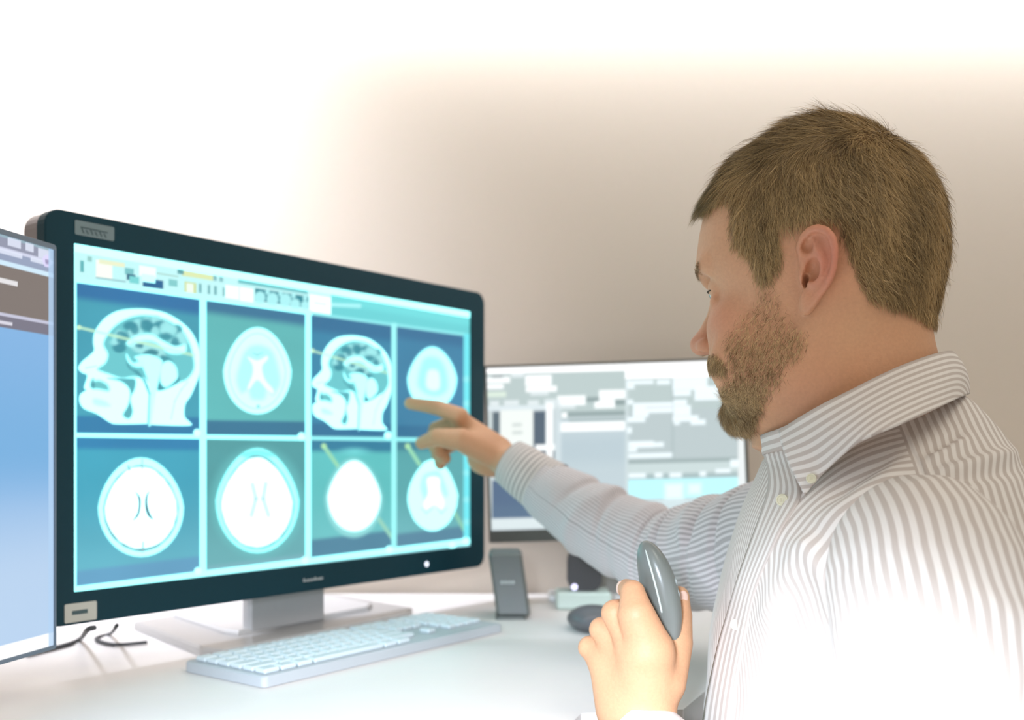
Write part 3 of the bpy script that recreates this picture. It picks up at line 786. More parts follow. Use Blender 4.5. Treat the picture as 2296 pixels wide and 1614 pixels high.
# profile tables read off the photograph (rows of the image), front and back outline of the bare skull
fr = [(1880, 284), (1830, 287), (1775, 306), (1720, 341), (1670, 375), (1632, 422), (1602, 470), (1586, 520), (1577, 570), (1574, 612), (1587, 640), (1613, 672), (1623, 700), (1623, 740), (1622, 790), (1622, 820), (1636, 850), (1645, 880), (1652, 915), (1658, 942), (1670, 958), (1700, 966)]
bk = [(1884, 284), (1925, 286), (1975, 299), (2020, 324), (2058, 358), (2088, 402), (2106, 450), (2115, 520), (2110, 590), (2092, 650), (2066, 700), (2050, 730), (2042, 770), (2042, 800), (2050, 850), (2060, 900)]
Fh = np.array([HW(x, y)[[0, 2]] for x, y in fr]); Bh = np.array([HW(x, y)[[0, 2]] for x, y in bk])
zs = np.linspace(0.005, Fh[0, 1], 240)
def tab(A, zs):
    C_ = catmull(A, 400); o = np.argsort(C_[:, 1]); return np.interp(zs, C_[o, 1], C_[o, 0])
Ft, Bt = tab(Fh, zs), tab(Bh, zs)
Wt = np.interp(zs, [0.0, 0.03, 0.055, 0.08, 0.11, 0.14, 0.17, 0.20, 0.225, 0.245, 0.256, 0.262], [0.050, 0.054, 0.061, 0.066, 0.0705, 0.0735, 0.0765, 0.0755, 0.068, 0.052, 0.036, 0.012])
ker = np.ones(9) / 9; Wt = np.convolve(np.pad(Wt, 4, 'edge'), ker, 'valid')
ztop = zs[-1]
def head_base(q):
    h, w, z = q[:, 0], q[:, 1], q[:, 2]
    zc = np.clip(z, zs[0], zs[-1])
    f_, b_, W_ = np.interp(zc, zs, Ft), np.interp(zc, zs, Bt), np.interp(zc, zs, Wt)
    hc = b_ + (f_ - b_) * np.interp(zc, [0, 0.08, 0.16, 0.26], [0.50, 0.46, 0.43, 0.46])
    a = np.where(h > hc, f_ - hc, hc - b_); a = np.maximum(a, 0.004)
    p = np.where(h > hc, 2.35, 2.1)
    g = (np.abs((h - hc) / a) ** p + np.abs(w / W_) ** p) ** (1 / p)
    d = (g - 1) * np.minimum(a, W_)
    d = np.where(z > zs[-1], np.hypot(np.maximum(d, 0), z - zs[-1]), d)
    return np.where(z < zs[0], np.maximum(d, zs[0] - z), d)

# ear: a tilted flaring plate with rim, inner ridge, bowl and lobe
def ear(q, sgn):
    """q: head coordinates.  Ear outline traced in the image, laid on a plane flaring from the skull."""
    w = q[:, 1] * sgn
    t = w - (EW0 + 0.30 * (EH0 - q[:, 0]))
    X2 = (EH0 - q[:, 0]); Y2 = q[:, 2]
    d = poly_sd(X2, Y2, EAR)
    plate = smax(d + 0.0015, np.abs(t) - 0.0022, 0.0025)
    P3 = np.column_stack([X2, Y2, t])
    rim = chain(P3, RIM, RR)
    out = smin(plate, rim, 0.0025)
    anti = chain(P3, ANTI, [0.0016, 0.0026, 0.0027, 0.0024, 0.0026]); out = smin(out, anti, 0.004)
    out = smin(out, chain(P3, CRUS, [0.002, 0.0018, 0.001]), 0.003)
    out = smin(out, elli(P3, (*E2(245, 900), 0.001), (0.0024, 0.0058, 0.0034)), 0.003)
    out = smin(out, elli(P3, (*E2(310, 1300), 0.0), (0.0052, 0.0075, 0.0036)), 0.004)
    # flesh joining the ear to the head
    out = smin(out, elli(P3, (*E2(430, 900), -0.008), (0.008, 0.017, 0.007)), 0.005)
    return out
def ear_cut(q, sgn):
    w = q[:, 1] * sgn; t = w - (EW0 + 0.30 * (EH0 - q[:, 0])); P3 = np.column_stack([EH0 - q[:, 0], q[:, 2], t])
    c = elli(P3, (*E2(430, 800), 0.0030), (0.0058, 0.0088, 0.0085))
    c = smin(c, elli(P3, (*E2(300, 970), 0.000), (0.0020, 0.0056, 0.0100)), 0.001)
    c = smin(c, elli(P3, (*E2(350, 440), 0.0030), (0.0044, 0.0046, 0.0040)), 0.001)
    c = smin(c, chain(P3, [np.array((*E2(*p), 0.0042)) for p in ((500, 270), (620, 330), (690, 480), (705, 640), (690, 800), (620, 950), (540, 1040))], [.0012, .0022, .0024, .0024, .0022, .0018, .001]), 0.001)
    return c
EW0 = 0.0785
_e0 = HW(1834, 608, 0.080); EH0 = _e0[0] + 0.0
def E2(zx, zy):
    """ear close-up pixels -> plane coordinates."""
    q = HW(1760 + zx / 7.02, 490 + zy / 7.02, 0.080)
    return (EH0 - q[0], q[2])
EAR = np.array([E2(*p) for p in [(180, 560), (170, 450), (240, 280), (370, 170), (530, 135), (680, 180), (790, 290), (845, 450), (850, 620), (820, 800), (760, 960), (680, 1110), (570, 1220), (480, 1340), (400, 1450), (300, 1500), (210, 1450), (190, 1330), (230, 1180), (200, 1000), (170, 800)]])
RIM = [(*E2(*p), t) for p, t in [((340, 620), 0.0005), ((230, 570), 0.002), ((205, 440), 0.003), ((275, 290), 0.004), ((390, 195), 0.0045), ((530, 165), 0.0045), ((670, 210), 0.0045), ((765, 320), 0.004), ((805, 470), 0.0035), ((800, 640), 0.003), ((770, 820), 0.0025), ((710, 970), 0.002), ((620, 1100), 0.0015), ((520, 1210), 0.001), ((420, 1340), 0.0005), ((320, 1430), 0.0)]]
RIM = [np.array(p) for p in RIM]; RR = [0.0016, 0.0022, 0.0026, 0.0029, 0.0031, 0.0031, 0.0031, 0.0031, 0.0030, 0.0030, 0.0030, 0.0031, 0.0031, 0.0032, 0.0036, 0.0040]
ANTI = [np.array((*E2(*p), 0.002)) for p in [(440, 380), (540, 560), (605, 700), (560, 880), (420, 1020)]]
CRUS = [np.array((*E2(*p), 0.001)) for p in [(240, 640), (330, 740), (420, 770)]]

def mirror(q): r = q.copy(); r[1] = -r[1]; return r

# ---- arms and hands in world coordinates
TF = np.array([-math.cos(math.radians(8)), math.sin(math.radians(8)), 0.0])
TL = np.array([-math.sin(math.radians(8)), -math.cos(math.radians(8)), 0.0])
TO = np.array([0.288, 0.80, 0.0])
def TW(h, l, z): return TO + h * TF + l * TL + np.array([0, 0, z])
# right (far) arm: shoulder - elbow - wrist
RS, RE = np.array([0.290, 0.955, -0.085]), U(1500, 1262, 1.13)
RWr = U(1150, 1044, 1.262)
# pointing hand, image positions with depths
hp = lambda x, y, D: U(890 + x / 6.726, 870 + y / 6.726, D)
R_index = ([hp(950, 420, 1.285), hp(620, 300, 1.298), hp(400, 262, 1.306), hp(200, 232, 1.312)], [0.0110, 0.0098, 0.0086, 0.0078])
R_mid = ([hp(900, 520, 1.312), hp(590, 620, 1.325), hp(540, 830, 1.322), hp(620, 960, 1.308)], [0.0115, 0.0102, 0.0090, 0.0082])
R_ring = ([hp(930, 640, 1.330), hp(610, 800, 1.338), hp(620, 1010, 1.330), hp(720, 1060, 1.315)], [0.0110, 0.0098, 0.0088, 0.0080])
R_pink = ([hp(960, 760, 1.345), hp(690, 940, 1.348), hp(650, 1110, 1.338), hp(655, 1150, 1.325)], [0.0100, 0.0088, 0.0078, 0.0070])
R_thumb = ([hp(1350, 960, 1.266), hp(980, 780, 1.262), hp(600, 740, 1.270), hp(370, 830, 1.282)], [0.0165, 0.0145, 0.0110, 0.0080])
def hand_R(P):
    palm = caps(P, hp(1500, 960, 1.285), hp(980, 520, 1.296), 0.0210, 0.0130)
    palm = smin(palm, caps(P, hp(1500, 1060, 1.30), hp(1000, 800, 1.330), 0.0215, 0.0130), 0.012)
    palm = smin(palm, elli(P, hp(1350, 1080, 1.300), (0.024, 0.022, 0.020)), 0.012)
    f = chain(P, *R_index)
    f = smin(f, chain(P, *R_mid), 0.0012); f = smin(f, chain(P, *R_ring), 0.0012); f = smin(f, chain(P, *R_pink), 0.0012)
    d = smin(palm, f, 0.007)
    d = smin(d, elli(P, hp(1230, 860, 1.272), (0.024, 0.016, 0.017)), 0.010)
    return smin(d, chain(P, *R_thumb), 0.006)
# left (near) arm and the hand gripping a mouse
LS, LE, LWr = TW(0.0, 0.165, -0.075), np.array([0.262, 0.585, -0.335]), U(1432, 1665, 0.815)
kp2 = lambda x, y, D: U(1260 + x / 3.718, 1180 + y / 3.718, D)
L_index = ([kp2(720, 1010, .808), kp2(620, 740, .804), kp2(590, 550, .812), kp2(540, 520, .832)], [0.0190, 0.0150, 0.0100, 0.0082])
L_mid = ([kp2(600, 960, .815), kp2(440, 725, .820), kp2(480, 700, .850), kp2(560, 720, .862)], [0.0150, 0.0112, 0.0095, 0.0082])
L_ring = ([kp2(520, 1040, .828), kp2(330, 860, .838), kp2(370, 840, .866), kp2(450, 850, .876)], [0.0150, 0.0105, 0.0090, 0.0078])
L_pink = ([kp2(440, 1160, .836), kp2(232, 1010, .850), kp2(280, 980, .878), kp2(360, 980, .886)], [0.0145, 0.0100, 0.0085, 0.0072])
L_thumb = ([kp2(850, 1300, .822), kp2(930, 970, .842), kp2(962, 745, .856), kp2(975, 585, .857)], [0.0180, 0.0160, 0.0125, 0.0090])
def hand_L(P):
    palm = caps(P, kp2(690, 1500, .820), kp2(690, 1100, .814), 0.026, 0.024)
    palm = smin(palm, caps(P, kp2(520, 1500, .828), kp2(430, 1160, .838), 0.024, 0.0200), 0.014)
    f = chain(P, *L_index)
    f = smin(f, chain(P, *L_mid), 0.0012); f = smin(f, chain(P, *L_ring), 0.0012); f = smin(f, chain(P, *L_pink), 0.0012)
    d = smin(palm, f, 0.008)
    return smin(d, chain(P, *L_thumb), 0.007)

# ---- list of field pieces: (function, centre, bounding radius, blend, subtract?)
HP_ = lambda fn: (lambda P: fn(W2H(P)))
pieces = []
def add(fn, c, r, k=0.01, sub=False): pieces.append((fn, np.asarray(c, float), r, k, sub))
add(HP_(head_base), H2W(np.array([0.0, 0, 0.13])), 0.22, 0.001)
NKa, NKb = HWw(1905, 720), HWw(1960, 1090)
add(lambda P: caps(P, NKa, NKb, 0.056, 0.068), (NKa + NKb) / 2, 0.17, 0.022)
add(lambda P: caps(P, HWw(1800, 830), HWw(1912, 1060), 0.044, 0.046), HWw(1820, 940), 0.13, 0.03)
add(lambda P: elli(P, TW(-0.005, 0, -0.17), (0.085, 0.135, 0.13)), TW(-0.01, 0, -0.17), 0.17, 0.05)
add(lambda P: elli(P, TW(-0.005, 0, -0.36), (0.095, 0.125, 0.16)), TW(0, 0, -0.36), 0.20, 0.05)
add(lambda P: caps(P, TW(-0.01, 0.11, -0.085), TW(-0.01, -0.11, -0.085), 0.045, 0.045), TW(0, 0, -0.08), 0.18, 0.05)
for sg in (1, -1):                                          # thighs, seated
    a_, b_, c_, d_ = TW(0.0, 0.085 * sg, -0.50), TW(0.40, 0.12 * sg, -0.46), TW(0.36, 0.12 * sg, -0.93), TW(0.46, 0.12 * sg, -1.005)
    add((lambda a_, b_: lambda P: caps(P, a_, b_, 0.085, 0.058))(a_, b_), (a_ + b_) / 2, 0.32, 0.04)
    add((lambda a_, b_: lambda P: caps(P, a_, b_, 0.055, 0.040))(b_, c_), (b_ + c_) / 2, 0.33, 0.02)
    add((lambda a_, b_: lambda P: caps(P, a_, b_, 0.040, 0.034))(c_, d_), (c_ + d_) / 2, 0.14, 0.02)
add(lambda P: caps(P, RS, RE, 0.042, 0.033), (RS + RE) / 2, 0.19, 0.03)
add(lambda P: caps(P, RE, RWr, 0.030, 0.0235), (RE + RWr) / 2, 0.18, 0.015)
add(lambda P: caps(P, LS + np.array([0, 0.012, -0.022]), LE, 0.040, 0.036), (LS + LE) / 2, 0.20, 0.03)
add(lambda P: caps(P, LE, LWr, 0.036, 0.026), (LE + LWr) / 2, 0.20, 0.015)
add(hand_R, hp(800, 700, 1.29), 0.13, 0.016)
add(hand_L, kp2(600, 1000, .83), 0.13, 0.016)
# face: brows, eye sockets, nose, cheeks, mouth, chin, jaw
HX = lambda h, w, z: H2W(np.array([h, w, z]))
def he(c, r, k, sub=False, R=None):
    c = np.asarray(c, float); add(HP_(lambda q, c=c, r=r, R=R: elli(q, c, r, R)), H2W(c), max(r) + 0.01, k, sub)
def hcap(a, b, ra, rb, k, sub=False):
    a, b = np.asarray(a), np.asarray(b)
    add(HP_(lambda q, a=a, b=b, ra=ra, rb=rb: caps(q, a, b, ra, rb)), H2W((a + b) / 2), np.linalg.norm(a - b) / 2 + max(ra, rb) + 0.01, k, sub)
fz = lambda z: float(np.interp(z, zs, Ft))
_e = HW(1593, 655, 0.031); zeye = _e[2]; eh = _e[0] - 0.0118
for sg in (1, -1):
    hcap((fz(.146) - 0.0105, 0.006 * sg, 0.1445), (fz(.146) - 0.020, 0.042 * sg, 0.149), 0.0085, 0.008, 0.008)
    he((eh + 0.016, 0.030 * sg, zeye + 0.001), (0.014, 0.019, 0.011), 0.009, True)
    he((eh - 0.0002, 0.031 * sg, zeye + 0.0027), (0.0134, 0.0150, 0.0120), 0.003)      # lids over the eyeball
    hcap((eh + 0.0065, 0.020 * sg, zeye - 0.0100), (eh + 0.0035, 0.042 * sg, zeye - 0.0085), 0.0042, 0.004, 0.004)   # lower lid fold
    he((fz(.10) - 0.021, 0.040 * sg, 0.098), (0.021, 0.020, 0.020), 0.016)           # cheek
    he((fz(.07) - 0.026, 0.036 * sg, 0.064), (0.017, 0.019, 0.022), 0.02)           # beside the mouth
    he((0.03, 0.057 * sg, 0.066), (0.045, 0.010, 0.026), 0.02)                      # jaw
    nw = HW(1588, 783, 0.0)
    he((nw[0] - 0.002, 0.0115 * sg, nw[2] + 0.0015), (0.0085, 0.0062, 0.0068), 0.005)   # nostril wing
n0, n1, n2 = HW(1595, 690), HW(1584, 735), HW(1572, 774)
hcap(n0 - [0.004, 0, 0], n1 - [0.0045, 0, 0], 0.0055, 0.0065, 0.010)
hcap(n1 - [0.0045, 0, 0], n2 + [0, 0, 0.001], 0.0065, 0.0090, 0.006)
he(n2 + [-.010, 0, -.001], (0.016, 0.0080, 0.0066), 0.006)
for sg in (1, -1):
    he((HW(1590, 781)[0], 0.0105 * sg, HW(1590, 781)[2] - 0.0015), (0.0052, 0.0035, 0.0042), 0.002, True)
mu = HW(1611, 835); ml = HW(1618, 866)
for a, b, r0, r1 in ((mu, HW(1640, 846, 0.024), 0.0062, 0.003), (ml, HW(1642, 850, 0.024), 0.0068, 0.003)):
    hcap(a - [r0, 0, 0], b - [0.004, 0, 0], r0, r1, 0.004); hcap(a - [r0, 0, 0], mirror(b) - [0.004, 0, 0], r0, r1, 0.004)
mm = HW(1612, 849)
hcap(mm, HW(1640, 849, 0.022), 0.0016, 0.001, 0.002, True); hcap(mm, mirror(HW(1640, 849, 0.022)), 0.0016, 0.001, 0.002, True)
he(HW(1666, 922) , (0.013, 0.017, 0.016), 0.012)
he(HW(1632, 892) + [0.0055, 0, 0], (0.005, 0.014, 0.004), 0.008, True)
for sg in (1, -1):
    add(HP_(lambda q, sg=sg: ear(q, sg)), H2W(np.array([EH0, 0.082 * sg, 0.132])), 0.045, 0.003)
    add(HP_(lambda q, sg=sg: ear_cut(q, sg)), H2W(np.array([EH0, 0.082 * sg, 0.132])), 0.045, 0.0015, True)

def field(P, act):
    d = None
    for fn, c, r, k, sub in act:
        v = fn(P)
        if d is None: d = v
        elif sub: d = smax(d, -v, k)
        else: d = smin(d, v, k)
    return d

def surface(cell, lo, hi):
    """Surface nets over blocks that the surface crosses."""
    B = 12
    n = (np.ceil((hi - lo) / cell / B).astype(int)) * B
    V = np.full(n + 1, 0.05, np.float32)
    nb = n // B; half = B * cell * math.sqrt(3) / 2
    g = np.arange(B + 1)
    loc = np.stack(np.meshgrid(g, g, g, indexing='ij'), -1).reshape(-1, 3) * cell
    c5 = np.stack(np.meshgrid([0, B // 2, B], [0, B // 2, B], [0, B // 2, B], indexing='ij'), -1).reshape(-1, 3) * cell
    for bx in range(nb[0]):
        for by in range(nb[1]):
            for bz in range(nb[2]):
                o = lo + np.array([bx, by, bz]) * B * cell; c = o + B * cell / 2
                act = [p for p in pieces if np.linalg.norm(p[1] - c) < p[2] + half + p[3]]
                if not act or all(p[4] for p in act): continue
                if act[0][4]: act = [p for p in act if not p[4]] + [p for p in act if p[4]]
                v = field(o + c5, act)
                sl_ = (slice(bx * B, bx * B + B + 1), slice(by * B, by * B + B + 1), slice(bz * B, bz * B + B + 1))
                if v.min() > 0.014: continue
                if v.max() < -0.014:
                    V[sl_] = -0.05; continue
                V[sl_] = field(o + loc, act).reshape(B + 1, B + 1, B + 1)
    s_ = V < 0
    cnt = np.zeros(n, np.int8)
    for dx in (0, 1):
        for dy in (0, 1):
            for dz in (0, 1): cnt += s_[dx:dx + n[0], dy:dy + n[1], dz:dz + n[2]]
    I = np.argwhere((cnt > 0) & (cnt < 8)); del cnt
    idx = -np.ones(n, np.int32); idx[tuple(I.T)] = np.arange(len(I))
    acc = np.zeros((len(I), 3)); m_ = np.zeros(len(I))
    for ax in range(3):
        o2 = [a for a in range(3) if a != ax]
        for u in (0, 1):
            for w in (0, 1):
                a = I.copy(); a[:, o2[0]] += u; a[:, o2[1]] += w; b = a.copy(); b[:, ax] += 1
                va, vb = V[tuple(a.T)], V[tuple(b.T)]
                k = (va < 0) != (vb < 0); t = np.where(k, va / np.where(k, va - vb, 1), 0)
                pt = a.astype(float); pt[:, ax] += t
                acc += pt * k[:, None]; m_ += k
    verts = lo + acc / m_[:, None] * cell
    faces = []
    for ax in range(3):
        o2 = [a for a in range(3) if a != ax]
        A = [slice(1, n[i]) for i in range(3)]; A[ax] = slice(0, n[ax]); Bs = list(A); Bs[ax] = slice(1, n[ax] + 1)
        sa, sb = s_[tuple(A)], s_[tuple(Bs)]
        E = np.argwhere(sa != sb); off = np.array([1, 1, 1]); off[ax] = 0; E = E + off
        fl = s_[tuple(E.T)]
        q = []
        for (u, w) in ((-1, -1), (0, -1), (0, 0), (-1, 0)):
            c = E.copy(); c[:, o2[0]] += u; c[:, o2[1]] += w; q.append(idx[tuple(c.T)])
        q = np.column_stack(q)
        if ax == 1: fl = ~fl
        q[~fl] = q[~fl][:, ::-1]
        faces.append(q)
    return verts, np.concatenate(faces)

CELL = 0.0017
BV, BF = surface(CELL, np.array([-0.20, 0.45, -1.05]), np.array([0.46, 1.40, 0.30]))
def vnormals(V, Fc):
    a, b, c, d = (V[Fc[:, i]] for i in range(4)); n = np.cross(c - a, d - b); out = np.zeros_like(V)
    for i in range(4):
        for ax in range(3): out[:, ax] += np.bincount(Fc[:, i], n[:, ax], len(V))
    return out / (np.linalg.norm(out, axis=1)[:, None] + 1e-12)
BN_ = vnormals(BV, BF)
q_ = W2H(BV)
# ---- skin tint: warm base, redder ear, nose, lips and neck; hair shadow is modelled with strands, not painted
def blob(c, r): return np.exp(-np.sum(((q_ - np.asarray(c)) / np.asarray(r)) ** 2, 1))
sk = np.tile(lin((208, 160, 122)), (len(BV), 1))
def tint(a, c):
    global sk
    sk = sk * (1 - a[:, None]) + lin(c) * a[:, None]
tint(0.35 * sstep(0.9, 0.2, np.abs(nz3(BV, 55, 3))), (204, 148, 112))
m3 = lambda c: (c[0], -c[1], c[2])
for sg in (1, -1):
    tint(0.75 * blob((EH0 - 0.006, 0.090 * sg, 0.135), (0.03, 0.016, 0.036)), (206, 122, 102))
    tint(0.4 * blob((0.07, 0.05 * sg, 0.10), (0.03, 0.03, 0.02)), (206, 134, 112))
tint(0.5 * blob(n2, (0.02, 0.02, 0.014)), (208, 130, 112))
tint(0.8 * blob(mu - [0.002, 0, 0.002], (0.010, 0.022, 0.0045)), (176, 104, 98)); tint(0.8 * blob(ml - [0.003, 0, 0], (0.010, 0.020, 0.0055)), (182, 108, 102))
tint(0.3 * blob((-0.01, 0.06, 0.05), (0.05, 0.05, 0.03)), (212, 142, 100))
head_z = (BV[:, 2] > -0.01) & (np.abs(q_[:, 1]) < 0.12) & (np.linalg.norm((BV - HC)[:, :2], axis=1) < 0.16)

# hair and beard regions traced in the side view; the far side mirrors the near side
zA = lambda L: [(1500 + x / 3.229, 220 + y / 3.229) for x, y in L]
zB = lambda L: [(1500 + x / 3.229, 560 + y / 3.229) for x, y in L]
HAIR = zA([(200, 905), (255, 850), (330, 795), (400, 748), (445, 770), (432, 850), (425, 960), (440, 1040), (500, 1110), (560, 1150), (590, 1230), (615, 1310), (660, 1350), (735, 1330), (800, 1230), (840, 1120), (890, 1045), (930, 960), (1000, 920), (1110, 905), (1215, 945), (1270, 1080), (1290, 1160), (1340, 1240), (1345, 1320), (1400, 1400), (1430, 1470), (1560, 1505), (1660, 1530), (1760, 1560), (1850, 1640), (2200, 1640), (2200, 0), (0, 0), (0, 905)])
BEARD = zB([(650, 270), (740, 240), (790, 300), (850, 420), (930, 510), (1000, 600), (1005, 700), (965, 790), (880, 860), (830, 950), (745, 1080), (700, 1130), (650, 1210), (625, 1300), (560, 1345), (400, 1330), (300, 1200), (330, 1040), (400, 960), (440, 900), (405, 820), (370, 740), (385, 650), (450, 570), (530, 470), (590, 400), (620, 330)])
MUST = [(1560, 797), (1592, 797), (1606, 792), (1622, 806), (1634, 836), (1626, 842), (1600, 833), (1580, 826)]
def near_px(P):
    q = W2H(P); q[:, 1] = np.abs(q[:, 1]); w = H2W(q)
    return CX + F * w[:, 0] / w[:, 1], HY - F * w[:, 2] / w[:, 1], q
PX, PY, QN = near_px(BV)
hd = np.full(len(BV), 99.0); bd = hd.copy(); md = hd.copy(); k = np.where(head_z)[0]
hd[k] = poly_sd(PX[k], PY[k], HAIR); bd[k] = poly_sd(PX[k], PY[k], BEARD); md[k] = poly_sd(PX[k], PY[k], MUST)
earz = (np.abs(q_[:, 1]) > 0.0735) & (q_[:, 2] < 0.168) & (np.abs(q_[:, 0] - EH0 + 0.004) < 0.034)
hd[earz] = 99
tint(0.80 * sstep(3, -14, hd), (104, 82, 52))               # root colour of the scalp
tint(0.25 * sstep(4, -20, bd), (164, 112, 76)); tint(0.35 * sstep(3, -6, md), (150, 104, 66))
M_skin = attr_mat('skin', 'tint', rough=0.52, spec=0.35, sss=0.12, noise=0.10, nscale=420, bump=0.25)
person = link_mesh('person', BV, BF, M_skin, smooth=True, colors=sk)
tag(person, 'bearded man in a striped shirt pointing at the large monitor, holding a mouse', 'person')

# eyes
M_eye = mat('eye_white', (226, 222, 214), rough=0.15); M_iris = mat('grey_green_iris', (92, 112, 104), rough=0.1)
for sg in (1, -1):
    c = H2W(np.array([eh, 0.031 * sg, zeye])); gz = hf * 0.96 + hl * 0.02 + hz * -0.26; gz /= np.linalg.norm(gz)
    sx = np.cross(hz, gz); sx /= np.linalg.norm(sx); Re = np.column_stack([sx, np.cross(gz, sx), gz])
    e = MB().ellipsoid(c, (0.0120, 0.0120, 0.0125), Re, 20, 14).build('eye', M_eye, person, smooth=True)
    lash = [c + Re @ np.array([0.0131 * math.sin(a) , 0.0018 + 0.0012 * math.cos(a * 1.6), 0.0131 * math.cos(a)]) for a in np.linspace(-0.95, 0.95, 20)]
    MB().tube(lash, 0.0007, 6).build('eyelashes', mat('dark_lash', (66, 54, 40), rough=0.8), person, smooth=True)
    MB().ellipsoid(c + gz * 0.0098, (0.0056, 0.0056, 0.0031), Re, 16, 8).build('iris', M_iris, e, smooth=True)

# ---- strands: tapering ribbons lying over the skin
def strands(name, roots, normals, dirs, length, lift, width, color, seed, label=None, curl=0.0, nseg=4, m=None):
    r_ = np.random.RandomState(seed); n = len(roots)
    t = np.linspace(0, 1, nseg + 1)
    L = length[:, None]
    side = np.cross(normals, dirs); side /= np.linalg.norm(side, axis=1)[:, None] + 1e-9
    # ribbon faces mostly outwards, with a random twist
    a = r_.normal(0, 0.7, n)[:, None]; wd = side * np.cos(a) + normals * np.sin(a)
    V_ = np.zeros((n, nseg + 1, 2, 3)); cu = r_.normal(0, 1, (n, 1))
    for i, ti in enumerate(t):
        p = roots + dirs * L * ti + normals * L * (lift[:, None] * (ti - 0.55 * ti * ti) ) + side * L * cu * curl * ti * ti
        hw = width * (1 - 0.85 * ti ** 1.5) * 0.5
        V_[:, i, 0] = p - wd * hw; V_[:, i, 1] = p + wd * hw
    base = np.arange(n)[:, None] * (2 * (nseg + 1)); f = []
    for i in range(nseg): f.append(np.stack([base[:, 0] + 2 * i, base[:, 0] + 2 * i + 1, base[:, 0] + 2 * i + 3, base[:, 0] + 2 * i + 2], 1))
    f = np.stack(f, 1).reshape(-1, 4)
    cc = np.repeat(color, 2 * (nseg + 1), axis=0)
    o = link_mesh(name, V_.reshape(-1, 3), f, m, person, smooth=True, colors=cc)
    if label: o['label'] = label
    o['kind'] = 'stuff'
    return o
tri_a = np.linalg.norm(np.cross(BV[BF[:, 2]] - BV[BF[:, 0]], BV[BF[:, 3]] - BV[BF[:, 1]]), axis=1) * 0.5
def sample(wgt, n, seed):
    r_ = np.random.RandomState(seed); w = tri_a * wgt[BF].mean(1); k = r_.choice(len(BF), n, p=w / w.sum())
    b = r_.dirichlet([1, 1, 1, 1], n)
    P = np.einsum('nk,nkd->nd', b, BV[BF[k]]); N = np.einsum('nk,nkd->nd', b, BN_[BF[k]])
    return P, N / np.linalg.norm(N, axis=1)[:, None], r_
def proj(v, N):
    v = v - np.sum(v * N, 1)[:, None] * N; return v / (np.linalg.norm(v, axis=1)[:, None] + 1e-9)
M_hair = attr_mat('hair_strands', 'tint', rough=0.42, spec=0.35)
M_hair.node_tree.nodes['Principled BSDF'].inputs['Roughness'].default_value = 0.42

wg = sstep(7, -14, hd + 7 * nz3(BV, 260, 8))
P, N, r_ = sample(wg, 62000, 11)
px_s, py_s, qs = near_px(P); qh = W2H(P); sgn = np.sign(qh[:, 1])[:, None]
top = sstep(0.205, 0.245, qh[:, 2] + 0.25 * np.clip(qh[:, 0], 0, .1)) * sstep(-0.085, -0.02, qh[:, 0])
frnt = sstep(0.035, 0.085, qh[:, 0])
down = -hz[None, :] * np.ones((len(P), 1))
sway = np.clip((qh[:, 0] - 0.015) / 0.06, -1, 1)[:, None]
dside = down + hf * (0.45 * sway) - hf * 0.15
dtop = hf[None, :] * 1.0 + sgn * hl[None, :] * 0.15
d0 = dside * (1 - top[:, None]) + dtop * top[:, None]
d0 = d0 + r_.normal(0, 0.20, d0.shape) + 0.30 * np.column_stack([nz3(P, 130, 21), nz3(P, 130, 22), nz3(P, 130, 23)])
D0 = proj(d0, N)
edge = sstep(2, -30, poly_sd(px_s, py_s, HAIR))
Lh = (0.005 + 0.010 * edge) * (0.75 + 0.5 * r_.rand(len(P)))
Lh = Lh * (1 + 0.25 * top)
nape = sstep(0.13, 0.08, qh[:, 2]) * (qh[:, 0] < 0); Lh *= 1 - 0.35 * nape
lift = 0.24 + 0.02 * top + 0.25 * frnt * top + 0.15 * r_.rand(len(P)) + 0.35 * sstep(-0.04, -0.09, qh[:, 0]) + 0.55 * (r_.rand(len(P)) > 0.95)
cv = np.clip(0.42 + 0.16 * sstep(0.5, -0.5, top - .5) + 0.34 * nz3(P * [1, 1, .35], 170, 31) + 0.28 * r_.normal(size=len(P)), 0, 1)[:, None]
ch = lin((92, 76, 48)) * (1 - cv) + lin((206, 172, 120)) * cv
strands('hair', P, N, D0, Lh, lift, 0.00030, ch, 12, 'short brown hair brushed forward, longer over the forehead', curl=0.25, m=M_hair)
